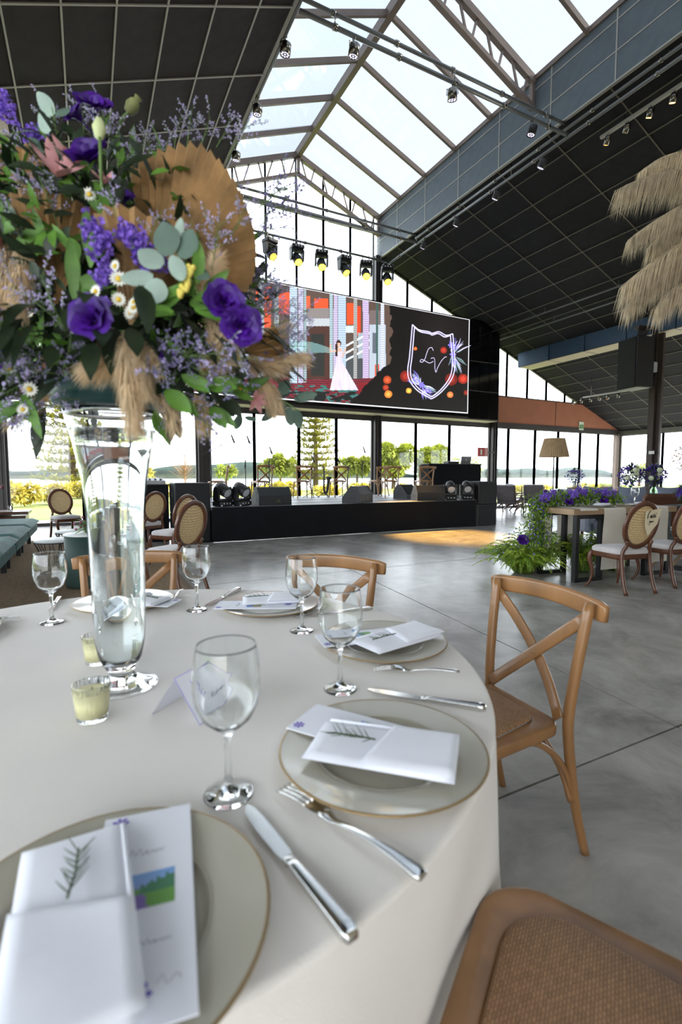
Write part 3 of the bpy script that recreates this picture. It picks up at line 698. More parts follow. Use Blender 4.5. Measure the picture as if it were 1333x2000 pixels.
for dx, dy in ((0, 0), (5, 4)):
    f = lambda L: [(844 + (x - 844) * (1 - dx / 45), 706 + (y - 706) * (1 - dy / 70)) for x, y in L]
    stroke(f(crest), 0.045, 'crest_line', m_glow); stroke(f(top), 0.045, 'crest_line', m_glow)
stroke([(847, 685), (844, 679), (838, 681), (834, 690), (831, 700), (826, 707), (821, 706), (824, 702), (831, 705), (839, 709), (847, 706)], 0.022, 'letter_l', m_glow, 5)
stroke([(842, 700), (848, 699), (850, 706), (850, 718), (852, 727), (855, 719), (862, 706), (869, 698), (873, 697)], 0.022, 'letter_v', m_glow, 5)
for cx_, cy_, n, seed in ((885, 692, 46, 3), (824, 752, 50, 4)):
    rr = random.Random(seed)
    for k in range(n):
        a = rr.uniform(0, 2 * PI); d0 = rr.uniform(2, 10); L = rr.uniform(9, 34 if seed == 3 else 26)
        if seed == 3: a = rr.choice((-1.2, -1.5, -.8, 1.3, 1.7, 1.0)) + rr.uniform(-.35, .35)
        else: a = rr.choice((.75, .75, 3.9, 1.2, 4.3)) + rr.uniform(-.45, .45)
        s_ = (cx_ + d0 * math.cos(a), cy_ + d0 * math.sin(a)); e_ = (cx_ + (d0 + L) * math.cos(a), cy_ + (d0 + L) * math.sin(a))
        stroke([s_, ((s_[0] + e_[0]) / 2 + rr.uniform(-2, 2), (s_[1] + e_[1]) / 2 + rr.uniform(-2, 2)), e_], [rr.uniform(.03, .05)], 'crest_leaf', rr.choice((m_glow3, m_glow2, m_glow)), 3)
    for k in range(18):
        a = k * PI / 3; c0 = [(cx_, cy_), (cx_ + (-3 if seed == 3 else 12), cy_ + (-18 if seed == 3 else 10)), (cx_ + (3 if seed == 3 else -12), cy_ + (16 if seed == 3 else -12))][k // 6]
        stroke([c0, (c0[0] + 3.5 * math.cos(a), c0[1] + 3.5 * math.sin(a)), (c0[0] + 7 * math.cos(a), c0[1] + 7 * math.sin(a))], [.08], 'crest_petal', m_glow2, 3)

# ---- lighting pipes
XP = 8.9; ZP0, ZP1 = 8.13, 8.36
def pipe_run(name, label, a, b, r=0.032, hang=None, zc=None):
    t = thing(name, label, 'pipe', (0, 0, 0)); a, b = V(a), V(b)
    MB().cyl(a, b, r, 10).build('pipe', m_pipe, t)
    n = max(2, int((b - a).length / 1.4))
    for k in range(n + 1):
        p = a + (b - a) * ((k + .5) / (n + 1)); d = (b - a).normalized()
        MB().cyl(p - d * .03, p + d * .03, r * 1.45, 10).build('collar', m_dkchr, t)
    for u, zt_ in hang or []:
        p = a + (b - a) * u; MB().cyl(p, V((p.x, p.y, zt_)), 0.009, 6).build('hanger_rod', m_dkchr, t)
    return t
pipe_run('lighting_pipe', 'lower long lighting pipe below the right edge of the skylight', (XP, 3.5, ZP0), (XP, 14.0, ZP0), hang=[(.15, ZE + .02), (.5, ZE + .02), (.85, ZE + .02)])
pipe_run('lighting_pipe', 'upper long lighting pipe tucked under the right edge of the skylight', (XP + .02, 3.5, ZP1 - .03), (XP + .02, 12.5, ZP1 - .03), hang=[(.2, ZE + .02), (.7, ZE + .02)])
pipe_run('lighting_pipe', 'long lighting pipe along the left edge of the skylight', (XL + .04, 3.5, 8.36), (XL + .04, 14.0, 8.36), 0.026, hang=[(.3, ZE + .04), (.8, ZE + .04)])
for yy, nm in ((7.24, 'nearest'), (12.4, 'farther')):
    pipe_run('lighting_bar', 'lower pipe of the %s pair crossing the skylight' % nm, (XL, yy, ZP0 + .03), (XP, yy, ZP0 + .03), 0.036, hang=[(.1, ZP1 + .05), (.5, ZP1 + .05), (.9, ZP1 + .05)])
    pipe_run('lighting_bar', 'upper pipe of the %s pair crossing the skylight' % nm, (XL, yy + .06, ZP1 + .05), (XP, yy + .06, ZP1 + .05), 0.032)
pipe_run('lighting_bar', 'lighting bar in front of the end gable carrying the moving heads', (XL, 13.94, 8.17), (XP, 13.94, 8.17), 0.034, hang=[(.05, 8.6), (.95, 8.44)])
# hanging moving heads
ml = ((477, 'leftmost hanging moving head with yellow lens, beside the palm fan'), (528, 'second hanging moving head from the left on the gable bar'), (580, 'third hanging moving head from the left on the gable bar'),
      (628, 'fourth hanging moving head, the brightest amber one on the gable bar'), (673, 'fifth hanging moving head from the left on the gable bar'), (715, 'sixth hanging moving head from the left on the gable bar'), (757, 'rightmost hanging moving head on the gable bar'))
for i, (px, lb) in enumerate(ml):
    q = P(px, 490, y=13.94); moving_head('hanging_moving_head', lb, (q.x, 13.94, 8.17 - 0.135), R(rnd.uniform(-25, 25)), R(138 + rnd.uniform(-10, 8)), True, True, 'moving head lights on the gable bar', sc=1.06)
# amber beam from the brightest one falling on the floor in front of the stage
ld = bpy.data.lights.new('amber_spot', 'SPOT'); lo = bpy.data.objects.new('amber_spot', ld); COL.objects.link(lo)
q = P(628, 512, y=13.6); tgt = P(880, 1046, z=0); lo.location = (q.x, 13.62, 7.5)
lo.rotation_euler = (tgt - lo.location).to_track_quat('-Z', 'Y').to_euler()
ld.energy = 7000; ld.color = (1.0, 0.55, 0.12); ld.spot_size = R(19); ld.spot_blend = 0.8; ld.shadow_soft_size = 0.08

# PAR cans
m_parlens = M('par_lens', (210, 205, 225), 0.15, emit=(215, 205, 235), es=0.9)
def par_can(label, loc, rz, tilt, body, lit=None, r=0.085, ln=0.17, drop=0.12):
    t = thing('par_light', label, 'spotlight', loc, rz)
    MB().tube([V((0, 0.03 * math.cos(u), 0.0 + .035 * math.sin(u))) for u in [k * PI / 5 for k in range(-1, 7)]], 0.009, 5).build('hook_clamp', m_dkchr, t)
    c = V((0, 0, -drop - .06))
    yk = MB(); yk.tube([c + V((-r - .012, 0, 0)), c + V((-r - .012, 0, drop - .02)), c + V((r + .012, 0, drop - .02)), c + V((r + .012, 0, 0))], 0.008, 5); yk.cyl(c + V((0, 0, drop - .02)), (0, 0, 0), 0.008, 6); yk.build('yoke', m_dkchr, t)
    rm = Matrix.Rotation(tilt, 3, 'X')
    MB().lathe([(r * .75, -ln * .55), (r, -ln * .45), (r, ln * .5), (r * .93, ln * .5), (r * .93, ln * .42)], 16, c, rm).build('can', body, t)
    ls = MB()
    if lit: ls.lathe([(0, ln * .43), (r * .92, ln * .43)], 14, c, rm, cap=False); ls.build('lens', lit, t)
    else:
        MB().lathe([(0, ln * .425), (r * .92, ln * .425)], 14, c, rm, cap=False).build('face_plate', m_blk2, t)
        for k in range(9):
            a = 2 * PI * k / 8; rr_ = 0 if k == 8 else r * .62
            ls.lathe([(0, .012), (r * .19, .0)], 8, c + rm @ V((rr_ * math.cos(a), rr_ * math.sin(a), ln * .44)), rm, cap=False)
        ls.build('led_lenses', m_parlens, t)
    return t
for px, py, lb in ((692, 90, 'chrome par light hanging from the near crossing bar, left of the ridge'), (884, 182, 'chrome par light in the middle of the near crossing bar'), (1040, 258, 'black par light at the right end of the near crossing bar')):
    q = P(px, py, y=7.24); par_can(lb, (q.x, 7.24, ZP0 - .005), R(rnd.uniform(-40, 40)), R(195), m_blk if px > 1000 else m_dkchr, r=0.085)
for px, py, lb in ((558, 76, 'nearest chrome par light on the left skylight edge'), (503, 198, 'middle chrome par light on the left skylight edge'), (461, 288, 'farthest chrome par light on the left skylight edge above the palm fan')):
    q = P(px, py, x=XL + .04); par_can(lb, (XL + .04, q.y, 8.325), R(rnd.uniform(-30, 30)), R(190), m_dkchr)
for px, py, lb in ((1060, 317, 'nearest black par light on the right lighting pipe'), (970, 380, 'second black par light on the right lighting pipe'), (893, 435, 'third black par light on the right lighting pipe'), (828, 481, 'farthest black par light on the right lighting pipe')):
    q = P(px, py, x=XP); par_can(lb, (XP, q.y, ZP0 - .005), R(200), R(150), m_blk2)
m_amb = M('amber_lens', (255, 190, 90), .2, emit=(255, 170, 70), es=6.0)
m_warm = M('warm_off_lens', (210, 200, 170), .2)
def track(label, a, b, px_list, xq, lab, zoff=0.0):
    t = thing('light_track', label, 'light track', (0, 0, 0)); a, b = V(a), V(b)
    MB().tube([a, b], 1.0, 4, flat=(0.06, 0.07, (1, 0, 0)), smooth=False).build('rail', m_batten, t)
    for u in (.15, .85):
        p = a + (b - a) * u; MB().cyl(p, V((p.x, p.y, ceil_r(p.x) + .01)), .008, 6).build('hanger_rod', m_dkchr, t)
    n = 0
    for px, lit in px_list:
        q = P(px, 0, x=xq); n += 1
        par_can(lab[n - 1], (xq, q.y, a.z - .03), R(rnd.uniform(160, 200)), R(165 + rnd.uniform(-12, 12)), m_dkchr, m_amb if lit else m_warm, r=0.055, ln=0.15, drop=.05)
zz = P(1176, 224, x=9.45).z
track('silver light track at the upper right under the black ceiling', (9.45, 3.6, ceil_r(9.45) - .12), (9.45, P(1176, 224, x=9.45).y, ceil_r(9.45) - .12), ((1197, 1), (1235, 0), (1280, 1), (1325, 1)), 9.45,
      ['amber track spotlight, first from the left at the upper right', 'unlit track spotlight, second from the left at the upper right', 'amber track spotlight, third from the left at the upper right', 'amber track spotlight at the upper right picture edge'])
xt = 17.4; zt2 = P(1142, 776, x=xt).z
track('distant grey light track in front of the terracotta band', (xt, P(1246, 760, x=xt).y - .1, zt2), (xt, P(1140, 776, x=xt).y, zt2), ((1146, 1), (1164, 0), (1183, 0), (1201, 0), (1218, 1), (1240, 1)), xt,
      ['lit spotlight at the left end of the distant track', 'dark spotlight, second from the left on the distant track', 'dark spotlight, third from the left on the distant track', 'dark spotlight, fourth from the left on the distant track', 'lit spotlight, fifth from the left on the distant track', 'lit spotlight at the right end of the distant track'])
# loudspeaker on the column
a = P(1212, 672, x=14.7); b = P(1268, 757, x=14.7)
t = thing('column_speaker', 'large black loudspeaker hung on the brown column', 'speaker', (14.6, 9.25, b.z), R(-12))
hh = a.z - b.z
MB().box((0, 0, hh / 2), (0.6, 0.74, hh), bev=0.02).build('cabinet', m_blk, t); MB().box((-0.31, 0.02, hh / 2), (0.02, 0.64, hh - .08), bev=.004).build('grille', m_grill, t)
MB().box((0.1, -0.1, hh + .13), (0.06, 0.3, 0.3), (0, .3, 0)).build('bracket', m_steel, t); MB().box((0.25, -0.1, hh + .3), (0.75, 0.2, 0.07)).build('bracket_arm', M('column_brown', (66, 56, 52), .5), t)
MB().box((0.42, -0.25, hh * .42), (0.16, 0.12, 0.3), bev=.02).build('cable_box', M('cable_white', (170, 176, 182), .6), t)
# ================================================================= NEAR TABLE AND CHAIRS
T = 0.79; TC = V((0.0437, 1.302, 0)); TR = 0.887
m_linen = M('ivory_linen', (222, 217, 210), 0.85, var=0.03, vs=4, bump=0.22, bs=500, sheen=0.2, spec=0.2)
m_plate = M('beige_glaze', (172, 167, 152), 0.22, var=0.03, vs=6, coat=0.5)
m_gold = M('gold_edge', (146, 122, 84), 0.35, metal=0.5)
m_nap = M('white_napkin', (226, 228, 236), 0.85, var=0.02, vs=20, bump=0.12, bs=700, sheen=0.2)
m_card = M('white_card', (228, 230, 238), 0.6)
m_silver = M('cutlery_steel', (214, 214, 212), 0.14, metal=1.0)
m_glass = M('clear_glass', (250, 252, 252), 0.0, trans=1.0, ior=1.45)
m_water = M('water', (246, 252, 252), 0.0, trans=1.0, ior=1.33)
m_needle = M('rosemary_green', (66, 82, 58), 0.6, var=0.25, vs=40)
m_wood = M('honey_wood', (142, 103, 64), 0.34, var=0.24, vs=9, st=(1, 1, 0.14), coat=0.25)
m_wood2 = M('walnut_wood', (88, 52, 32), 0.38, var=0.25, vs=10, st=(1, 1, 0.2), coat=0.2)
def weave_mat(name, c1, c2, sc, rough=.7, bump=.6):
    m = M(name, c1, rough); n = m.node_tree.nodes; l = m.node_tree.links; b = n['Principled BSDF']
    tc = n.new('ShaderNodeTexCoord'); br = n.new('ShaderNodeTexBrick'); br.inputs['Scale'].default_value = sc
    br.inputs['Color1'].default_value = lin(c1); br.inputs['Color2'].default_value = lin(tuple(v * .86 for v in c1)); br.inputs['Mortar'].default_value = lin(c2)
    br.inputs['Mortar Size'].default_value = 0.035; br.inputs['Mortar Smooth'].default_value = .6; br.inputs['Brick Width'].default_value = .5; br.inputs['Row Height'].default_value = .25
    l.new(tc.outputs['Object'], br.inputs[0]); l.new(br.outputs[0], b.inputs['Base Color'])
    bp = n.new('ShaderNodeBump'); bp.inputs['Strength'].default_value = bump; bp.inputs['Distance'].default_value = .004; bp.invert = True
    l.new(br.outputs['Fac'], bp.inputs['Height']); l.new(bp.outputs[0], b.inputs['Normal']); return m
m_rattan = weave_mat('rattan_weave', (164, 128, 94), (100, 68, 44), 48)

# table under the cloth
tb = thing('round_table', 'round banquet table under the ivory cloth', 'table', (TC.x, TC.y, 0))
MB().lathe([(0, T - .035), (TR - .02, T - .035), (TR - .02, T - .006), (0, T - .006)], 48).build('table_top', m_wood2, tb)
for k in range(4):
    a = PI / 4 + k * PI / 2; MB().cyl((.5 * math.cos(a), .5 * math.sin(a), 0), (.45 * math.cos(a), .45 * math.sin(a), T - .03), .025, 8).build('leg', m_steel, tb)
CH_ANG = [math.atan2(-.836, .549) % (2 * PI), math.atan2(-.06, 1.11) % (2 * PI), R(39), R(84.6)]
def cloth(u, v):
    a = 2 * PI * u
    fold = 0.5 + 0.5 * math.sin(a * 9 + 0.6 * math.sin(a * 4) + 2.2)
    if v < .5: r = (TR - .004) * (v / .5); z = T
    elif v < .6:
        t = (v - .5) / .1 * PI / 2; r = TR - .004 + .012 * math.sin(t); z = T - .012 * (1 - math.cos(t))
    else:
        t = (v - .6) / .4; z = T - .012 - t * (T - .03); g_ = max(math.exp(-((((a - c0 + PI) % (2 * PI)) - PI) / .30) ** 2) for c0 in CH_ANG)   # chairs press the cloth in
        r = TR + .006 + (0.02 * t + (0.12 * fold - .03) * t ** .7) * (1 - .9 * g_) - .055 * g_ * min(1, t * 2.2)
    return (r * math.cos(a), r * math.sin(a), z)
ct = thing('tablecloth', 'ivory linen cloth hanging in folds over the round table', 'tablecloth', (TC.x, TC.y, 0))
MB().grid(cloth, 240, 41, closed_u=True).build('cloth', m_linen, ct)
tag(ct, None, None)

def pillow(mb, w_, d_, h_, nu=14, nv=22, z0=0.0, e=.010, wr=0.0, seed=0, skew=0.0, top=None):
    """soft folded cloth block; top(u) trims the upper edge (v max) as a function of u"""
    rr = random.Random(seed); ph = [rr.uniform(0, 6) for _ in range(6)]
    def fn(side):
        def f(u, v):
            x = (u - .5) * w_; yy = v
            dm = d_ if top is None else d_ * top(u)
            y = -d_ / 2 + dm * yy
            ex = min(u, 1 - u) * w_; ey = min(yy, 1 - yy) * dm
            k = min(1, ex / e) if ex < e else 1; k2 = min(1, ey / e) if ey < e else 1
            hh = (math.sqrt(max(0, 1 - (1 - k) ** 2)) * math.sqrt(max(0, 1 - (1 - k2) ** 2)))
            zz = z0 + h_ * .5 + side * h_ * .5 * hh
            if side > 0: zz += wr * hh * (math.sin(x * 55 + ph[0] + y * 18) * .5 + math.sin(y * 40 + ph[1] + x * 30) * .5)
            return (x + skew * y, y, zz)
        return f
    us = lambda n: None
    mb.grid(fn(1), nu, nv); mb.grid(lambda u, v: fn(-1)(1 - u, v), nu, nv); return mb

def sprig(mb, p, d, L, n=26, seed=1, w_=0.0011):
    rr = random.Random(seed); d = V(d).normalized(); sd = d.cross(V((0, 0, 1))).normalized()
    mb.tube([V(p), V(p) + d * L * .5 + sd * L * .03, V(p) + d * L], w_ * 1.4, 5)
    for k in range(n):
        t = .08 + .92 * k / n; q = V(p) + d * L * t + sd * L * .06 * t * (1 - t)
        a = rr.uniform(-1, 1); s = 1 if k % 2 else -1
        dr = (d * .8 + sd * s * rr.uniform(.5, .9) + V((0, 0, rr.uniform(-.1, .55)))).normalized()
        mb.tube([q, q + dr * L * .15, q + dr * L * rr.uniform(.24, .36) + V((0, 0, .001))], [w_ * .6, w_ * .75, w_ * .3], 4)
    return mb

PL_PROF = [(0, .006), (.100, .006), (.1095, .0075), (.113, .0125), (.118, .0135), (.150, .0155), (.1735, .0185)]
def plate(label, ang, rad):
    a = R(ang); c = TC + V((math.cos(a), math.sin(a), 0)) * rad
    t = thing('charger_plate', label, 'plate', (c.x, c.y, T + .001), 0, 'charger plates')
    MB().lathe([(0, 0), (.11, 0), (.15, .008), (.172, .0155), (.1735, .0185)] [::1] + [], 64, cap=False).build('plate_foot', m_plate, t)
    MB().lathe(PL_PROF[::-1], 64, cap=False).build('plate_face', m_plate, t)
    MB().lathe([(.1715, .0150), (.1755, .0158), (.1768, .0175), (.1755, .0192), (.1730, .0190)], 64, cap=False).build('gold_rim', m_gold, t)
    MB().lathe([(.1118, .0128), (.1128, .0140), (.1142, .0134)], 64, cap=False).build('well_line', m_plate, t)
    return c, a
m_photo = attr_mat('menu_picture', 1, .5, False)
def setting(ang, rad, lab, nap_rot=0.0, nap_off=(-.028, -.01), card=True, card_rot=0.0, card_off=(.035, .02), seed=1, nap_len=.245, nap_w=.118):
    c, a = plate(lab[0], ang, rad)
    # local frame: +y to the table centre, +x to the diner's right
    rz = a + PI / 2
    zt_ = T + .0205
    if card:
        q = V((card_off[0], card_off[1], 0)); q.rotate(Euler((0, 0, rz)))
        t = thing('menu_card', lab[2], 'card', (c.x + q.x, c.y + q.y, zt_), rz + card_rot, 'menu cards')
        MB().box((0, 0, .0008), (.108, .285, .0016)).build('card_sheet', m_card, t)
        mb = MB(); cols = []; nxp, nyp = 20, 15
        for j in range(nyp):
            for i in range(nxp):
                u, v = (i + .5) / nxp, (j + .5) / nyp
                x0_, y0_ = -.032 + .066 * i / nxp, -.018 + .05 * j / nyp
                mb.add([(x0_, y0_, .0019), (x0_ + .0033, y0_, .0019), (x0_ + .0033, y0_ + .00334, .0019), (x0_, y0_ + .00334, .0019)], [(0, 1, 2, 3)])
                hz = .52 + .28 * u * u
                if v > .55: cc = (112 + 60 * (1 - v), 160, 214)
                else: cc = (96, 150, 62) if u > .35 else (176, 166, 132)
                if u > .45 and v > .42 and v < .62 + .4 * (u - .45) + .06 * math.sin(i * 2.3): cc = (56, 120, 84)
                if .3 < u < .62 and v < .42 and abs(u - .42 - .2 * (.4 - v)) < .09: cc = (120, 96, 168)
                if v > .5 and u < .45 and v < .58: cc = (120, 150, 170)
                cols.append(lin(cc))
        o = mb.build('printed_picture', m_photo, t); ca_ = o.data.color_attributes.new('paint', 'FLOAT_COLOR', 'CORNER')
        ca_.data.foreach_set('color', np.repeat(np.array(cols, dtype=np.float32), 4, axis=0).ravel())
        mv = M('print_violet', (110, 92, 190), .6); mg = M('print_grey', (150, 152, 160), .6)
        for cx_, cy_, s_ in ((-.034, .128, .009), (.002, -.112, .011)):
            mb = MB()
            for k in range(7):
                aa = k * 2 * PI / 7; mb.add([(cx_, cy_, .002), (cx_ + s_ * math.cos(aa - .3), cy_ + s_ * math.sin(aa - .3), .002), (cx_ + 1.3 * s_ * math.cos(aa), cy_ + 1.3 * s_ * math.sin(aa), .002), (cx_ + s_ * math.cos(aa + .3), cy_ + s_ * math.sin(aa + .3), .002)], [(0, 1, 2, 3)])
            mb.build('printed_flower', mv, t)
        word = MB()   # the word Menu in a script hand
        pts = [(-.018, 0), (-.015, .011), (-.011, .001), (-.006, .011), (-.004, 0), (.000, .004), (.003, .006), (.001, .002), (.004, 0), (.008, .005), (.010, 0), (.012, .005), (.014, 0), (.016, .005), (.019, .001), (.022, .006)]
        word.tube(cat_rom([(x_, .062 + y_, .0018) for x_, y_ in pts], 4), .0004, 4); word.tube(cat_rom([(x_ * .8 + .014, -.062 + y_ * .5, .0018) for x_, y_ in pts], 3), .0003, 4)
        word.tube(cat_rom([(.018, -.105, .0018), (.024, -.098, .0018), (.028, -.108, .0018), (.036, -.1, .0018), (.04, -.106, .0018)], 3), .0003, 4)
        word.build('script_lettering', mg, t)
    q = V((nap_off[0], nap_off[1], 0)); q.rotate(Euler((0, 0, rz)))
    zn = zt_ + (.0022 if card else 0)
    t = thing('folded_napkin', lab[1], 'napkin', (c.x + q.x, c.y + q.y, zn), rz + nap_rot, 'folded napkins')
    pillow(MB(), nap_w, nap_len, .012, seed=seed, wr=.0012).build('napkin_fold', m_nap, t)
    top = lambda u: .60 - .13 * u
    pillow(MB(), nap_w + .004, nap_len + .002, .011, z0=.0105, seed=seed + 5, wr=.0014, top=top).build('pocket_fold', m_nap, t)
    MB().tube([(nap_w / 2 - .001, -nap_len / 2 + .006, .012), (nap_w / 2 - .001, nap_len / 2 - .01, .010)], .0035, 6).build('side_hem', m_nap, t)
    q2 = V((nap_off[0] + -.004, nap_off[1] + .005, 0)); q2.rotate(Euler((0, 0, rz)))
    t = thing('rosemary_sprig', lab[3], 'herb sprig', (c.x + q.x, c.y + q.y, zn + .0135), rz + nap_rot, 'rosemary sprigs')
    sprig(MB(), (-.004, .012, .0095), (.12, 1, -.06), .078, 15, seed).build('sprig', m_needle, t)
S = 'plate nearest the camera at the lower left'
setting(-93.7, .7635, ('large beige charger plate at the lower left, nearest the camera', 'folded white napkin on the lower left plate', 'white menu card with landscape picture on the lower left plate', 'rosemary sprig on the lower left napkin'), R(4), (-.024, .0), True, R(-5), (.042, .012), 1, .262, .112)
setting(-57.6, .727, ('beige charger plate on the right, beside the near chair seat', 'folded white napkin on the plate beside the near chair seat', 'menu card on the plate beside the near chair seat', 'rosemary sprig on the napkin beside the near chair seat'), R(14), (-.024, -.012), True, R(2), (.02, .035), 2, .24, .125)
setting(-11.9, .703, ('beige charger plate in front of the right cross back chair', 'folded white napkin in front of the right cross back chair', 'menu card in front of the right cross back chair', 'rosemary sprig in front of the right cross back chair'), R(22), (-.03, -.03), True, R(2), (.03, .04), 3, .25, .12)
setting(36.0, .659, ('beige charger plate in front of the cross back chair behind the glasses', 'folded white napkin at the back of the table near the stage chairs', 'menu card on the back plate in front of the middle chair', 'rosemary sprig on the napkin at the back of the table'), R(-52), (-.0, -.01), True, R(-62), (.02, .055), 4, .21, .115)
setting(84.8, .678, ('beige charger plate behind the tall glass vase', 'folded white napkin behind the tall glass vase', 'menu card behind the tall glass vase', 'rosemary sprig behind the tall glass vase'), R(50), (-.05, .055), True, R(60), (-.05, .06), 5, .22, .11)
plate('beige charger plate cut off by the left picture edge', 133, .70)

# cutlery : built along +x from tip (0) to handle end (L), lying on z=0
def fork(label, tip, end, L0=.205):
    tip, end = V(tip), V(end); d = end - tip; sc = d.length / L0
    t = thing('dinner_fork', label, 'fork', (tip.x, tip.y, T + .001), math.atan2(d.y, d.x), 'forks'); t.scale = (sc, sc, sc)
    zt = lambda x: .004 + .012 * math.sin(min(1, x / .085) * PI) * .55 if x < .085 else .004 + .010 * (1 - abs((x - .15) / .065) ** 2) * .6
    hp = [(x, 0, max(.0025, zt(x))) for x in [.07 + .135 * i / 18 for i in range(19)]]
    wd = [max(.42, 1 - 3.2 * abs(i / 18 - .0) if i < 3 else .42 + .62 * (max(0, i - 7) / 11) ** 1.5) for i in range(19)]
    wd[-1] *= .7
    MB().tube(hp, wd, 8, flat=(.017, .0045, (0, 0, 1))).build('handle', m_silver, t)
    mb = MB(); mb.grid(lambda u, v: ((.048 + .03 * u), (v - .5) * (.024 - .012 * max(0, u - .4) ** 1.2 * 1.9), zt(.048 + .03 * u) + .003 * (2 * v - 1) ** 2), 8, 7)
    mb.grid(lambda u, v: ((.048 + .03 * u), (.5 - v) * (.024 - .012 * max(0, u - .4) ** 1.2 * 1.9), zt(.048 + .03 * u) - .0016 + .003 * (2 * v - 1) ** 2), 8, 7); mb.build('fork_root', m_silver, t)
    for k in range(4):
        y = (k - 1.5) * .0066
        MB().tube([(x, y, zt(x) + .001) for x in (0, .01, .02, .03, .04, .052)], [.35, .7, .9, 1, 1, 1], 6, flat=(.0038, .0024, (0, 0, 1))).build('tine', m_silver, t)
def knife(label, tip, end, L0=.235):
    tip, end = V(tip), V(end); d = end - tip; sc = d.length / L0
    t = thing('dinner_knife', label, 'knife', (tip.x, tip.y, T + .001), math.atan2(d.y, d.x), 'knives'); t.scale = (sc, sc, sc)
    pr = [(0, .004), (.008, .0085), (.03, .0105), (.07, .0105), (.105, .009), (.118, .0055), (.118, -.0045), (.10, -.0075), (.05, -.0085), (.015, -.006), (.002, 0)]
    MB().prism(pr, .003, .0052).build('blade', m_silver, t)
    MB().tube([(.112, 0, .005), (.118, 0, .005), (.124, 0, .006)], [.8, 1.1, .9], 10, flat=(.013, .009, (0, 0, 1))).build('bolster', m_silver, t)
    MB().tube([(.12 + .115 * i / 14, 0, .0062) for i in range(15)], [.62 + .42 * (i / 14) if i < 13 else (1.02 if i == 13 else .72) for i in range(15)], 12, flat=(.019, .0125, (0, 0, 1))).build('handle', m_silver, t)
pt = lambda px, py: P(px, py, z=T)
knife('silver dinner knife between the lower left plate and its fork neighbour', pt(478, 1582), pt(690, 1845))
knife('silver dinner knife lying above the plate beside the near chair seat', pt(718, 1352), pt(950, 1390))
knife('silver dinner knife seen through the second wine glass', pt(600, 1206), pt(727, 1191))
knife('silver dinner knife left of the back plate near the fourth glass', pt(403, 1187), pt(468, 1153))
knife('silver dinner knife standing behind the left wine glass stem', V((-.135, 1.985, T)), V((-.115, 2.19, T)))
fork('silver dinner fork nearest the camera left of the right plate', pt(551, 1546), pt(828, 1725))
fork('silver dinner fork in front of the right cross back chair plate', pt(730, 1312), pt(898, 1317))
fork('silver dinner fork beside the third wine glass', V((.60, 1.50, T)), V((.76, 1.60, T)))
fork('silver dinner fork at the right of the plate behind the vase', V((.262, 1.93, T)), V((.335, 2.11, T)))
fork('silver dinner fork at the left picture edge', pt(38, 1208), V((-.40, 1.86, T)))

# wine glasses
def goblet_mesh():
    o = [(0, .0), (.036, .0), (.0372, .0015), (.034, .004), (.018, .008), (.008, .015), (.0052, .03), (.0046, .06), (.0052, .088), (.008, .098), (.020, .106), (.036, .121), (.046, .143), (.0500, .165), (.0495, .190), (.0470, .212), (.0445, .229), (.0440, .2312)]
    i = [(.0430, .2312), (.0436, .228), (.0461, .211), (.0486, .190), (.0490, .165), (.0450, .1438), (.0350, .1225), (.0190, .108), (.006, .1035), (0, .1028)]
    return MB().lathe(o + i, 40, cap=False)
gdata = None
for px, py, lb in ((447, 1552, 'large empty wine glass nearest the camera by the name card'), (665, 1347, 'empty wine glass between the two right plates'), (590, 1233, 'empty wine glass in front of the middle chair back'),
                   (385, 1192, 'empty wine glass right of the tall vase near the cane chairs'), (102, 1217, 'empty wine glass at the left beside the green sofa')):
    q = pt(px, py); t = thing('wine_glass', lb, 'glass', (q.x, q.y, T + .001), 0, 'wine glasses')
    if gdata is None: gdata = goblet_mesh().build('goblet', m_glass, t).data
    else: link('goblet', gdata, t)

# votive candles
for x, y, lb in ((-.008, 1.062, 'ribbed glass votive candle in front of the vase'), (.006, 1.385, 'ribbed glass votive candle behind the vase')):
    t = thing('votive_candle', lb, 'candle', (x, y, T + .001))
    n = 48; prof = [(.026, 0), (.030, .004), (.0335, .04), (.0355, .072)]
    mb = MB(); mb.grid(lambda u, v: ((.027 + .008 * v + .0007 * math.sin(u * 2 * PI * 24)) * math.cos(u * 2 * PI), (.027 + .008 * v + .0007 * math.sin(u * 2 * PI * 24)) * math.sin(u * 2 * PI), .072 * v), 144, 8, closed_u=True)
    mb.lathe([(0, .0), (.027, 0)], 48, cap=False); mb.lathe([(.0357, .072), (.034, .0728), (.0325, .071), (.0255, .008), (0, .006)], 48, cap=False)
    mb.build('glass_cup', m_glass, t)
    MB().lathe([(0, .009), (.0258, .009), (.0314, .058), (.029, .0575), (0, .0565)], 32, cap=False).build('wax', M('candle_wax', (244, 238, 190), .5), t)
    MB().cyl((0, 0, .056), (.001, 0, .064), .0012, 5).build('wick', m_blk, t)

# name card : folded tent with a die cut edge
A_, B_ = pt(298, 1395), pt(390, 1417); e1 = (B_ - A_).normalized(); ln_ = (B_ - A_).length; pr_ = V((-e1.y, e1.x, 0)); mid = (A_ + B_) / 2
t = thing('name_card', 'white folded name card with lilac edge behind the nearest glass', 'name card', (mid.x, mid.y, T), math.atan2(e1.y, e1.x))
hgt, LW = .082, .125
def tri(x, y): # point on the +x (printed) face, s 0 top..1 bottom ; w along the ridge
    return V((ln_ / 2 * x, y, hgt * (1 - x) + .001))
m_lil = M('lilac_edge', (150, 140, 205), .6)
outl = [(0, 0), (0, .07), (.05, .10), (.30, .125), (.42, .135), (.5, .150), (.57, .132), (.66, .118), (.80, .128), (.90, .105), (1.0, .075), (1, 0)]
mb = MB(); o_ = V((.0011, 0, .0009)); f3 = [tri(x, y) for x, y in outl]; n = len(f3)
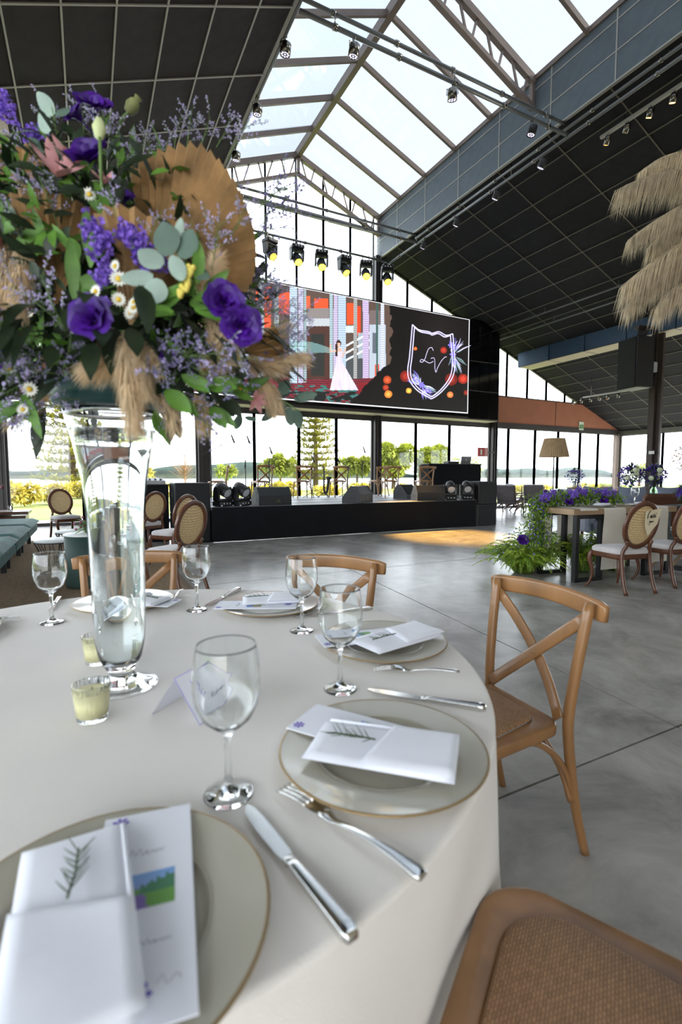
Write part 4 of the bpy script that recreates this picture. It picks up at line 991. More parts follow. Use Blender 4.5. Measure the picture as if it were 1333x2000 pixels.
mb.add(f3 + [p - o_ for p in f3], [tuple(range(n)), tuple(range(2 * n - 1, n - 1, -1))]); mb.build('printed_face', m_card, t)
mb = MB(); g3 = [V((-p.x, p.y, p.z)) for p in [tri(x, y) for x, y in ((0, 0), (0, .1), (1, .1), (1, 0))]]; mb.add(g3 + [p + V((.0011, 0, -.0009)) for p in g3], [(0, 1, 2, 3), (7, 6, 5, 4)]); mb.build('rear_face', m_card, t)
MB().tube(f3 + [f3[0]], .0008, 5).build('card_edge', m_lil, t); MB().tube(g3, .0007, 5).build('card_edge', m_lil, t)
mb = MB()   # script name, then a floral spray
scr_ = [(-.028, -.004), (-.026, .008), (-.020, .010), (-.018, .005), (-.025, .003), (-.018, -.004), (-.013, .001), (-.010, .004), (-.012, -.002), (-.007, -.002), (-.005, .009), (-.006, -.002), (-.002, .002), (.001, -.001), (.003, .003), (.006, -.002), (.010, .003), (.009, -.003), (.014, .004), (.018, -.002), (.022, .003)]
mb.tube(cat_rom([tri(.66 - y_ * 7.0 - x_ * 1.2, .086 + x_) + V((.0012, 0, .0009)) for x_, y_ in scr_], 4), .0005, 4); mb.build('script_lettering', M('print_grey2', (120, 118, 150), .6), t)
mb = MB(); rr = random.Random(3)
for k in range(12):
    x_ = .25 + .40 * k / 12; mb.tube([tri(x_, .035), tri(x_ - .05, .035 + rr.uniform(-.01, .012)) + V((.001, 0, .001))], .0009, 4)
mb.build('printed_spray', M('print_violet', (110, 92, 190), .6), t)

# ---------------------------------------------------------------- cross back chair (front = +y)
def cross_chair():
    t = thing('cross_back_chair', 'x', 'chair')
    def outline(g): # seat outline
        f, b, d = .225 - g, .19 - g, .21 - g
        pts = []
        for cx_, cy_, rr_, a0 in ((f, d, .10, 0), (-f, d, .10, 90), (-b, -d, .06, 180), (b, -d, .06, 270)):
            sx, sy_ = (1 if cx_ > 0 else -1), (1 if cy_ > 0 else -1)
            for i in range(6):
                a = R(a0 + 90 * i / 5); pts.append((cx_ - sx * rr_ + rr_ * math.cos(a), cy_ - sy_ * rr_ + rr_ * math.sin(a)))
        return pts
    o, i_ = outline(0), outline(.055); n = len(o)
    mb = MB(); lp = lambda f_, z: [V((x + (u_ - x) * f_, y + (v_ - y) * f_, z)) for (x, y), (u_, v_) in zip(o, i_)]
    vs = lp(.04, .432) + lp(0, .436) + lp(0, .440) + lp(0, .458) + lp(.03, .464) + lp(.10, .4668) + lp(.2, .467) + lp(.9, .467) + lp(1, .465) + lp(1, .432)
    fs = [(k + r_ * n, (k + 1) % n + r_ * n, (k + 1) % n + (r_ + 1) * n, k + (r_ + 1) * n) for r_ in range(9) for k in range(n)]
    fs += [(k + 9 * n, (k + 1) % n + 9 * n, (k + 1) % n, k) for k in range(n)]
    mb.add(vs, fs, True).build('seat_frame', m_wood, t)
    mb = MB(); rings = [(1.0, .468), (.985, .476), (.93, .481), (.6, .484), (.25, .485)]
    vs = [V((x * s, y * s, z)) for s, z in rings for x, y in i_] + [V((0, 0, .485))]; m_ = len(i_)
    fs = [(k + r_ * m_, (k + 1) % m_ + r_ * m_, (k + 1) % m_ + (r_ + 1) * m_, k + (r_ + 1) * m_) for r_ in range(len(rings) - 1) for k in range(m_)] + [(k + 4 * m_, (k + 1) % m_ + 4 * m_, 5 * m_) for k in range(m_)]
    mb.add(vs, fs, True).build('woven_seat', m_rattan, t)
    for s in (-1, 1):
        path = cat_rom([(s * .20, -.31, 0), (s * .195, -.262, .18), (s * .19, -.228, .40), (s * .193, -.224, .52), (s * .205, -.245, .70), (s * .215, -.272, .865)], 5)
        nn = len(path); MB().tube(path, [.0145 + .0035 * min(1, 2.2 * i / nn) for i in range(nn)][:-1] + [.014], 12).build('leg', m_wood, t)
        path = cat_rom([(s * .205, .205, 0), (s * .19, .175, .2), (s * .185, .165, .44)], 5); MB().tube(path, [.013 + .006 * i / 10 for i in range(len(path))], 12).build('leg', m_wood, t)
        MB().tube(cat_rom([(s * .196, -.25, .20), (s * .19, -.225, .29), (s * .185, -.17, .37), (s * .18, -.09, .425), (s * .18, 0, .43)], 5), .011, 8).build('side_brace', m_wood, t)
        MB().tube(cat_rom([(s * .19, .17, .22), (s * .186, .15, .31), (s * .183, .10, .39), (s * .18, .03, .428)], 5), .011, 8).build('side_brace', m_wood, t)
        MB().tube(cat_rom([(s * .195, -.24, .20), (s * .17, -.225, .29), (s * .12, -.205, .37), (s * .05, -.19, .425)], 5), .011, 8).build('rear_brace', m_wood, t)
        # crossing back strip
        a = V((s * .205, -.27, .815)); b = V((-s * .165, -.205, .475)); md = V((0, -.262 - .006 * s, .635))
        MB().tube(bez(a, md * 2 - (a + b) / 2, b, 12), 1, 8, flat=(.042, .009, (0, 1, .15))).build('cross_slat', m_wood, t)
    rail = [(.262 * u, -.287 - .045 * (1 - u * u), .838 + .012 * (1 - u * u)) for u in [k / 9 - 1 for k in range(19)]]
    MB().tube(rail, [.82] + [1] * 17 + [.82], 10, flat=(.024, .066, (0, 0, 1))).build('top_rail', m_wood, t)
    MB().cyl((0, -.262, .636), (0, -.252, .638), .006, 8).build('rivet', m_gold, t)
    return t
XC = cross_chair()
def face(p, target): d = V(target) - V(p); return math.atan2(d.y, d.x) - PI / 2
def put_chair(i, loc, rz, lb, g=None, proto=[XC, False]):
    if not proto[1]:
        proto[1] = True; o = proto[0]; o.location = loc; o.rotation_euler = (0, 0, rz); o['label'] = lb
    else: o = copy_tree(proto[0], loc, rz, lb)
    if g: o['group'] = g
    elif 'group' in o: del o['group']
    return o
g = 'cross back chairs around the near table'
put_chair(0, (1.155, 1.242, 0), PI / 2 + R(-4), 'honey wood cross back chair right of the table, seen whole', g)
d_ = V((.549, -.836, 0)); c_ = TC + d_ * 1.07; put_chair(1, (c_.x, c_.y, 0), face(c_, TC), 'honey wood chair with woven seat cut off at the lower right corner', g)
m_ = V((1.06, 2.13, 0)); d_ = (m_ - TC).normalized(); c_ = m_ - d_ * .30; put_chair(2, c_, face(c_, TC), 'honey wood cross back chair behind the table in the middle', g)
m_ = V((.177, 2.72, 0)); d_ = (m_ - TC).normalized(); c_ = m_ - d_ * .30; put_chair(3, c_, face(c_, TC), 'honey wood cross back chair behind the tall vase', g)
# chairs on the stage
sg = 'cross back chairs on the stage'
for px, yc, rz, lb in ((424, 12.3, R(75), 'cross back stage chair turned sideways by the left column'), (510, 12.2, R(8), 'cross back stage chair second from the left'), (590, 12.6, R(-8), 'cross back stage chair third from the left, near the saxophone'),
        (661, 12.5, R(-8), 'cross back stage chair fourth from the left, behind the centre monitor'), (738, 12.8, R(6), 'cross back stage chair, left one of the pair near the middle column'), (762, 12.0, R(-20), 'cross back stage chair, right one of the pair near the middle column'), (828, 11.7, R(-15), 'cross back stage chair in front of the black booth')):
    q = P(px, 930, y=yc); put_chair(9, (q.x, yc, SZ), rz, lb, sg)
# ================================================================= TALL VASE AND FLOWER ARRANGEMENT
VB = pt(238, 1338); D0 = (V((VB.x, VB.y, T)) - _C).dot(_F)
t = thing('glass_vase', 'tall flared clear glass vase filled with water on the near table', 'vase', (VB.x, VB.y, T + .001))
out = [(0, 0), (.076, 0), (.078, .0015), (.070, .005), (.045, .014), (.030, .024), (.026, .032), (.034, .045), (.046, .068), (.0535, .11), (.0560, .18), (.0575, .30), (.0605, .40), (.068, .475), (.081, .55), (.0955, .61), (.0985, .622)]
inn = [(.0960, .622), (.0925, .608), (.078, .548), (.0650, .475), (.0575, .40), (.0545, .30), (.0530, .18), (.0505, .112), (.0425, .072), (.030, .055), (0, .050)]
MB().lathe(out + inn, 64, cap=False).build('vase_body', m_glass, t)
wp = [(0, .0505), (.0298, .0555), (.0423, .0724), (.0503, .1123), (.0528, .18), (.0543, .30), (.0573, .40), (.0648, .475), (.0778, .548), (.0860, .58), (0, .58)]
MB().lathe(wp, 64, cap=False).build('water_fill', m_water, t)
FL = V((VB.x, VB.y, T + .622))
fa = thing('flower_arrangement', 'big mixed flower arrangement of purple lisianthus, lilac sprays, dried palm and pampas', 'flower arrangement', FL)
MB().lathe([(0, .004), (.085, .004), (.118, .012), (.128, .05), (.124, .052), (.114, .016), (0, .014)], 40, cap=False).build('foam_tray', M('teal_tray', (16, 62, 62), .35), fa)
def A(px, py, dd=0.0): return P(px, py, d=D0 + dd) - FL
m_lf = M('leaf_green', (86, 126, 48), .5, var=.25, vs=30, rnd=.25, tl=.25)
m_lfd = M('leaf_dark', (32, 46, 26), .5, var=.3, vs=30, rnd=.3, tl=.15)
m_euc = M('eucalyptus_leaf', (150, 170, 160), .6, var=.12, vs=25, rnd=.12, tl=.2)
m_eucd = M('eucalyptus_dark', (84, 106, 94), .6, var=.15, vs=25, rnd=.15, tl=.2)
m_stem = M('stem_green', (96, 122, 66), .6, var=.2, vs=40)
m_lis = M('lisianthus_purple', (62, 8, 124), .5, var=.4, vs=45, rnd=.12, tl=.12)
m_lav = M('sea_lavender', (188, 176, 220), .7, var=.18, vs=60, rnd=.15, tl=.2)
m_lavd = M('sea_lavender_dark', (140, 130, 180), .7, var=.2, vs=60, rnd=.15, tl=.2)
m_stat = M('statice_violet', (132, 100, 200), .6, var=.2, vs=50, rnd=.1, tl=.2)
m_palm = M('dried_palm', (150, 118, 78), .65, var=.4, vs=14, st=(1, 1, 1), tl=.12)
m_pamp = M('pampas_beige', (222, 200, 166), .8, var=.18, vs=30, rnd=.1, tl=.35)
m_pamp2 = M('pampas_pale', (206, 192, 168), .8, var=.18, vs=20, rnd=.1, tl=.35)
m_wht = M('daisy_white', (236, 236, 226), .6, tl=.2)
m_yel = M('daisy_yellow', (214, 178, 50), .6)
m_pink = M('alstroemeria_pink', (214, 158, 160), .6, var=.15, vs=40, tl=.25)
m_pod = M('seed_pod', (116, 120, 76), .7, var=.3, vs=60)
fr = random.Random(21); fu = fr.uniform
def orient(o, pos, d, roll=None, sc=1.0):
    d = V(d).normalized(); q = d.to_track_quat('Z', 'Y')
    m = q.to_matrix().to_4x4() @ Matrix.Rotation(fu(0, 6.28) if roll is None else roll, 4, 'Z') @ Matrix.Diagonal((sc, sc, sc, 1))
    o.matrix_local = Matrix.Translation(V(pos)) @ m; return o
TOCAM = -_F
CC = A(225, 560, .05)     # middle of the arrangement
def leafmesh(mb, p, d, up, L, w_, bend=.15, n=4):
    d = V(d).normalized(); s = d.cross(V(up)); s = s.normalized() if s.length > 1e-4 else d.orthogonal().normalized(); u = s.cross(d)
    vs = []
    for i in range(n + 1):
        t_ = i / n; w2 = w_ * .5 * math.sin(PI * min(1, t_ * .96 + .03)) ** .8; c = V(p) + d * (L * t_) - u * (L * bend * t_ * t_)
        vs += [c - s * w2 + u * w2 * .25, c, c + s * w2 + u * w2 * .25]
    fs = []
    for i in range(n):
        a = 3 * i; fs += [(a, a + 1, a + 4, a + 3), (a + 1, a + 2, a + 5, a + 4)]
    return mb.add(vs, fs, True)
# foam core and the uncountable small foliage that fills the ball
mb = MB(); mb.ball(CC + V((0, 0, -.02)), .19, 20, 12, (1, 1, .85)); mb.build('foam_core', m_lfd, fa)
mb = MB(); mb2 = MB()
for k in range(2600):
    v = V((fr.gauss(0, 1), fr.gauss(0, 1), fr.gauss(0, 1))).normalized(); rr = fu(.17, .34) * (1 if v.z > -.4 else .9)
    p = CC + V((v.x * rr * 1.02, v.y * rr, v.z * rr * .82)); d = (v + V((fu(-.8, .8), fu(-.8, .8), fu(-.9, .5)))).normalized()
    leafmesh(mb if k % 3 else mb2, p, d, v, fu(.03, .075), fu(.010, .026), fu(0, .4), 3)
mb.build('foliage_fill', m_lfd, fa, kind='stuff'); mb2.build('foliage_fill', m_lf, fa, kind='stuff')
# ragged skirt of leaves along the underside
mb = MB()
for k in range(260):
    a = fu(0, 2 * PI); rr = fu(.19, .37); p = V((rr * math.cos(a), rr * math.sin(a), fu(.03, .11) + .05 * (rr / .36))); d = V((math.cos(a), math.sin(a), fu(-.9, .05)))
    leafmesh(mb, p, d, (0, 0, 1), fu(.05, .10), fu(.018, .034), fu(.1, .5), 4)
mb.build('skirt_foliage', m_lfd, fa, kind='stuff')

# lisianthus
def lis_mesh(seed, open_=1.0):
    rr = random.Random(seed); mb = MB()
    for ring, (n, r0, h_, w_, lean) in enumerate(((3, .004, .020, .020, .15), (4, .009, .026, .026, .35), (5, .014, .030, .036, .62), (5, .018, .032, .042, .95))):
        for k in range(n):
            a = 2 * PI * (k + .5 * (ring % 2)) / n + rr.uniform(-.15, .15); ca, sa = math.cos(a), math.sin(a); ln2 = lean * open_ * rr.uniform(.85, 1.1); ph = rr.uniform(0, 6)
            def f(u, v, a=a, r0=r0, h_=h_, w_=w_, ln2=ln2, ph=ph):
                ww = w_ * (.35 + .75 * math.sin(PI * min(1, .15 + v * .62))) ; ang = (u - .5) * ww / max(.012, r0 + .006)
                ang = max(-1.5, min(1.5, ang)); r = r0 * (.4 + .6 * v) + h_ * math.sin(ln2 * v) * v + .003 * v * math.sin(u * 9 + ph)
                z = h_ * math.cos(ln2 * v * .8) * v * 1.1 - .002 * (2 * u - 1) ** 2 * v * 3
                return (r * math.cos(a + ang), r * math.sin(a + ang), z - .012)
            mb.grid(f, 7, 6)
    mb.tube([(0, 0, -.012), (.001, 0, -.05)], .0022, 6); return mb
LIS = [lis_mesh(s, o_) for s, o_ in ((1, 1.0), (2, .75), (3, 1.15))]; lis_d = [None] * 3
def add_shared(lst, cache, i, name, mat, pos, d, roll=None, sc=1.0, parent=None):
    if cache[i] is None: o = lst[i].build(name, mat, parent or fa); cache[i] = o.data
    else: o = link(name, cache[i], parent or fa)
    return orient(o, pos, d, roll, sc)
rgt = _R; upv = _U
for px, py, dd, dx, dz, kind, sc in ((182, 210, -.12, .35, .75, 1, 1.15), (152, 226, -.10, -.6, .6, 1, .95), (176, 305, -.24, -.1, .55, 1, 1.2), (243, 388, -.20, .3, .6, 1, .6), (181, 622, -.375, -.05, .05, 0, 1.0), (438, 590, -.33, .35, .1, 0, .95), (472, 637, -.32, .45, -.15, 2, .95), (8, 690, -.20, -.5, .0, 0, .9), (513, 748, -.08, .6, -.2, 1, .45), (58, 330, .05, -.4, .4, 1, .6), (330, 700, -.28, .2, -.3, 1, .5)):
    add_shared(LIS, lis_d, kind, 'lisianthus_bloom', m_lis, A(px, py, dd), TOCAM + rgt * dx + upv * dz, None, sc * .8)

# sea lavender sprays : stem mesh with florets as sub-part
def lav_mesh(seed):
    rr = random.Random(seed); st_, fl_ = MB(), MB()
    st_.tube([(0, 0, 0), (.004, 0, .05), (.0, .003, .10)], [.0013, .001, .0006], 5)
    for b in range(9):
        a = rr.uniform(0, 6.28); z0 = .02 + .08 * b / 9; L = rr.uniform(.03, .06); d = V((math.cos(a), math.sin(a), rr.uniform(.5, 1.3))).normalized(); p = V((.002, .001, z0))
        e = p + d * L; st_.tube([p, e], .0006, 4)
        side = d.orthogonal().normalized()
        for k in range(9):
            q = p + d * L * (.35 + .65 * k / 9); n = V((rr.gauss(0, 1), rr.gauss(0, 1), rr.gauss(0, 1) + .6)).normalized(); s1 = n.orthogonal().normalized() * .0020; L2 = rr.uniform(.005, .008)
            s2 = n.cross(s1)
            fl_.add([q, q + n * L2 + s1, q + n * L2 - s1 * .5 + s2 * .87, q + n * L2 - s1 * .5 - s2 * .87], [(0, 1, 2), (0, 2, 3), (0, 3, 1), (1, 3, 2)])
    return st_, fl_
LAV = [lav_mesh(s) for s in range(4)]; lav_s = [None] * 4; lav_f = {}
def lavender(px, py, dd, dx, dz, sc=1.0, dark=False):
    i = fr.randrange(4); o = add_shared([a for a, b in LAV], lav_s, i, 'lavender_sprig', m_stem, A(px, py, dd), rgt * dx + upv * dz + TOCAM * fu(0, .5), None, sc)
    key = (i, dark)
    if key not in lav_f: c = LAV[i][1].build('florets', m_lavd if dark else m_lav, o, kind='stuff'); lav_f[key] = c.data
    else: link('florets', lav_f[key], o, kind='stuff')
lavs = [(30, 300, .0), (70, 290, 0), (110, 250, -.05), (150, 265, -.05), (200, 260, -.05), (60, 400, -.2), (95, 380, -.2), (120, 420, -.22), (60, 450, -.22), (40, 360, -.15), (140, 370, -.22), (20, 440, -.2), (300, 290, .0), (330, 275, .0), (360, 265, .02), (400, 270, .02), (430, 265, .02), (290, 320, -.05), (455, 270, .02), (270, 330, -.05),
        (20, 620, -.25), (50, 640, -.27), (90, 650, -.28), (120, 630, -.28), (70, 680, -.28), (30, 670, -.26), (110, 680, -.28), (130, 700, -.28), (40, 720, -.26), (10, 600, -.24), (345, 460, -.25), (300, 450, -.27), (440, 450, -.18), (405, 490, -.22),
        (480, 600, -.08), (500, 590, -.06), (520, 610, -.05), (490, 560, -.05), (460, 550, -.1), (510, 640, -.05), (530, 650, -.04), (545, 620, -.02), (500, 670, -.08), (470, 540, -.08), (355, 680, -.28), (370, 690, -.27), (340, 690, -.28), (385, 670, -.26), (280, 700, -.3), (350, 760, -.24), (330, 745, -.25), (50, 540, -.24), (80, 560, -.25), (15, 520, -.2), (0, 380, -.1), (250, 430, -.28), (230, 300, -.15), (215, 255, -.05), (520, 560, .0), (480, 520, -.02), (150, 760, -.2), (90, 760, -.2)]
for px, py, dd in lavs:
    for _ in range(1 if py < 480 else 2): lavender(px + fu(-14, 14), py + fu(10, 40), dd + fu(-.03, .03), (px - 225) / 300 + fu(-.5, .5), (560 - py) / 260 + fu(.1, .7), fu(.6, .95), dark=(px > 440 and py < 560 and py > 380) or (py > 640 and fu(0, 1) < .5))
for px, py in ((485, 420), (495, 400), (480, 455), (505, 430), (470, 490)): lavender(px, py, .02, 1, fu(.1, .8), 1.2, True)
# statice clusters
def stat_mesh(seed):
    rr = random.Random(seed); mb = MB()
    for k in range(46):
        p = V((rr.gauss(0, .010), rr.gauss(0, .010), rr.uniform(0, .045))); n = V((rr.gauss(0, 1), rr.gauss(0, 1), rr.gauss(.8, 1))).normalized(); s = n.orthogonal().normalized(); s2 = n.cross(s)
        vs = [p] + [p + n * .006 + (s * math.cos(a) + s2 * math.sin(a)) * .0065 for a in [2 * PI * j / 6 for j in range(6)]]
        mb.add(vs, [(0, j + 1, (j + 1) % 6 + 1) for j in range(6)])
    return mb
STA = [stat_mesh(1), stat_mesh(2)]; sta_d = [None] * 2
for px, py, dd, dx, dz, sc in ((170, 435, -.30, .5, -.6, 1), (188, 455, -.31, .8, -.5, 1.1), (165, 468, -.3, .9, .1, .9), (232, 445, -.3, .8, -.5, 1.1), (255, 462, -.31, .7, -.6, 1.2), (278, 485, -.3, .4, -.8, 1.1), (300, 497, -.29, .3, -.7, .8), (190, 515, -.32, .2, .9, 1.1), (185, 548, -.32, .9, .2, 1), (220, 552, -.32, 0, 1, .7), (322, 530, -.3, 0, 1, .7), (20, 240, .0, -.3, .8, 1.2), (45, 262, .0, .8, -.2, 1.1), (10, 215, .02, .2, .8, 1.0), (75, 262, -.02, .8, .2, .9), (208, 588, -.33, 0, -.4, .6)):
    add_shared(STA, sta_d, fr.randrange(2), 'statice_cluster', m_stat, A(px, py, dd), rgt * dx + upv * dz + TOCAM * .3, None, sc * .75)
# dried palm fans
def palm_fan(hub, ax, ay, a0, a1, rad, n, name='palm_fan', depth=.0065, mat=m_palm):
    mb = MB(); hub = V(hub); ax, ay = V(ax).normalized(), V(ay).normalized(); nz = ax.cross(ay)
    N = n * 2
    def f(u, v):
        k = u * N; a = a0 + (a1 - a0) * u; zig = (1 if int(round(k)) % 2 else -1)
        r = rad(u) * (v * .97 + .03) * (1 + (.006 * zig if v > .95 else 0))
        return hub + ax * (r * math.cos(a)) + ay * (r * math.sin(a)) + nz * (zig * depth * v + .03 * math.sin(u * 5) * v * v)
    mb.grid(f, N + 1, 8, smooth=False); return mb.build(name, mat, fa)
tilt = TOCAM * .25
palm_fan(A(292, 575, -.16), rgt + TOCAM * .15, upv - TOCAM * .15, R(103), R(4), lambda u: .31 * (.92 + .08 * min(1, u / .3)) * (1 - .58 * max(0, u - .35)), 22)
palm_fan(A(110, 600, -.18), rgt, upv, R(118), R(66), lambda u: .215, 9)
palm_fan(A(60, 480, -.06), rgt, upv, R(165), R(85), lambda u: .24, 11)
palm_fan(A(255, 640, -.26), rgt, upv, R(110), R(60), lambda u: .20, 7)
palm_fan(A(470, 690, -.10), rgt, upv, R(40), R(-8), lambda u: .09, 5)
# pampas plumes
def plume(mb, path, wid, n, ln_, droop=.5, th=.00045, rr=fr, fan=1.7):
    n = int(n * 1.6)
    path = [V(p) for p in path]; m = len(path) - 1
    mb.tube(path, [.0016] * (m) + [.0005], 4)
    for k in range(n):
        t_ = (k / n) ** .9 * m; i = min(m - 1, int(t_)); f = t_ - i; p = path[i] * (1 - f) + path[i + 1] * f; d = (path[i + 1] - path[i]).normalized()
        s = V((rr.gauss(0, 1), rr.gauss(0, 1), rr.gauss(0, 1))); s = (s - d * s.dot(d)).normalized()
        L = ln_ * rr.uniform(.55, 1.1) * (1 - .55 * abs(t_ / m - .4)); e1 = p + (d * .75 + s * .55 * fan).normalized() * L * .5; e2 = e1 + (d * .9 + s * .25 * fan + V((0, 0, -droop))).normalized() * L * .6
        w2 = (d.cross(s)).normalized() * th * rr.uniform(.7, 1.6)
        mb.add([p - w2, p + w2, e1 + w2, e1 - w2, e2], [(0, 1, 2, 3), (3, 2, 4)])
    return mb
pl = [([(250, 655, -.30), (252, 690, -.33), (255, 750, -.34), (262, 832, -.33)], .05, 1500, .055, 1.0), ([(262, 660, -.30), (272, 700, -.33), (285, 770, -.33)], .03, 700, .045, 1.0), ([(240, 700, -.3), (215, 710, -.32), (170, 722, -.32)], .03, 800, .05, .7), ([(262, 665, -.31), (290, 690, -.32), (312, 735, -.32)], .02, 160, .03, 1),
      ([(420, 700, -.2), (425, 640, -.24), (415, 560, -.24), (425, 505, -.2)], .05, 1000, .05, .3), ([(400, 740, -.22), (420, 700, -.25), (440, 650, -.24)], .05, 900, .06, .5), ([(470, 700, -.1), (510, 715, -.1), (545, 712, -.09), (592, 700, -.06)], .04, 900, .05, .3), ([(470, 680, -.08), (520, 660, -.06), (560, 640, -.04)], .03, 400, .04, .2),
      ([(500, 740, -.1), (525, 765, -.1), (540, 800, -.1)], .04, 700, .05, .8), ([(50, 470, -.2), (40, 540, -.25), (35, 610, -.26)], .04, 900, .05, .7), ([(10, 480, -.2), (15, 540, -.24), (0, 600, -.24)], .04, 700, .05, .7), ([(180, 640, -.3), (182, 680, -.31)], .02, 300, .03, 1), ([(100, 770, -.2), (60, 800, -.2), (20, 830, -.2)], .02, 350, .04, .8), ([(380, 770, -.2), (395, 800, -.2), (400, 835, -.2)], .02, 350, .05, .9), ([(300, 770, -.26), (330, 800, -.26), (345, 840, -.25)], .02, 300, .05, .9)]
for path, w2, n, L, dr in pl: plume(MB(), cat_rom([A(*p) for p in path], 4), w2, n, L, dr).build('pampas_plume', m_pamp, fa)
# eucalyptus : round pale leaves on thin stems, each leaf its own piece
def round_leaf(L, w_):
    mb = MB(); mb.grid(lambda u, v: ((u - .5) * w_ * math.sin(PI * min(1, .04 + v * .93)) ** .6, .0016 * math.sin(u * PI) + .006 * v * v, L * v), 6, 7); return mb
EU = [round_leaf(.055, .032), round_leaf(.046, .042), round_leaf(.06, .026)]; eu_d = {}
def euc(px, py, dd, dx, dz, sc=1.0, dark=False, kind=None, tw=None):
    sc *= .85
    i = fr.randrange(3) if kind is None else kind; key = (i, dark)
    if key not in eu_d: o = EU[i].build('eucalyptus_leaf', m_eucd if dark else m_euc, fa); eu_d[key] = o.data
    else: o = link('eucalyptus_leaf', eu_d[key], fa)
    d = (rgt * dx + upv * dz).normalized(); y = (TOCAM + rgt * fu(-.4, .4) + upv * fu(-.4, .4)); y = (y - d * y.dot(d)).normalized(); x = y.cross(d)
    m = Matrix((x, y, d)).transposed().to_4x4() @ Matrix.Diagonal((sc, sc, sc, 1)); o.matrix_local = Matrix.Translation(A(px, py, dd)) @ m
for a in ((105, 225, -.12, -.55, .8, 1.1, False, 0), (98, 258, -.12, -.4, .75, 1.0, False, 1), (108, 222, -.12, .8, .1, .7, True, 0), (115, 285, -.1, .2, -.3, 1.0, True, 1), (86, 300, -.08, -.3, .3, .9, True, 0), (330, 500, -.33, -.1, .9, 1.3, True, 1), (355, 505, -.33, .35, .8, 1.2, True, 1), (335, 500, -.335, .3, -.6, 1.0, False, 0), (318, 520, -.33, -.7, .4, 1.1, False, 1), (300, 540, -.33, -.8, -.1, 1.1, False, 0), (310, 545, -.33, -.2, -.9, 1.1, False, 1), (282, 500, -.3, -.5, .6, .9, False, 2), (290, 560, -.32, -.4, -.7, 1.0, True, 1), (345, 470, -.33, .2, .8, .7, False, 2), (368, 520, -.32, .6, -.4, .9, True, 0),
          (548, 770, -.05, .5, .8, .9, True, 1), (560, 790, -.05, -.6, -.2, .9, True, 1), (565, 795, -.05, .1, -.9, .9, True, 0), (580, 800, -.05, .1, -1, .9, True, 0), (575, 780, -.05, .9, .2, 1.0, True, 2), (540, 800, -.05, -.5, -.4, .8, True, 2), (470, 810, -.1, -.3, -.9, .7, True, 0), (478, 815, -.1, .9, -.2, .5, True, 2), (15, 400, -.2, .2, -.9, 1.2, False, 2), (30, 340, -.18, -.2, .8, 1.0, False, 2)): euc(*a)
MB().tube(cat_rom([A(500, 740, -.06), A(535, 770, -.05), A(562, 788, -.05), A(582, 802, -.05)], 4), .0016, 5).build('eucalyptus_stem', m_stem, fa)
MB().tube(cat_rom([A(150, 320, -.08), A(115, 270, -.1), A(105, 225, -.12), A(98, 195, -.12)], 4), .0016, 5).build('eucalyptus_stem', m_stem, fa)
# large green leaves
lm = [MB() for _ in range(3)]
for i, (L, w_) in enumerate(((.066, .021), (.054, .028), (.082, .019))): leafmesh(lm[i], (0, 0, 0), (0, 0, 1), (0, 1, 0), L, w_, .12, 6)
lm_d = {}
def gleaf(px, py, dd, dx, dz, sc=1.0, dark=False):
    i = fr.randrange(3); key = (i, dark)
    if key not in lm_d: o = lm[i].build('green_leaf', m_lfd if dark else m_lf, fa); lm_d[key] = o.data
    else: o = link('green_leaf', lm_d[key], fa)
    d = (rgt * dx + upv * dz + TOCAM * fu(0, .3)).normalized(); y = (TOCAM + rgt * fu(-.6, .6) + upv * fu(-.3, .6)); y = (y - d * y.dot(d)).normalized(); x = y.cross(d)
    o.matrix_local = Matrix.Translation(A(px, py, dd)) @ Matrix((x, y, d)).transposed().to_4x4() @ Matrix.Diagonal((sc, sc, sc, 1))
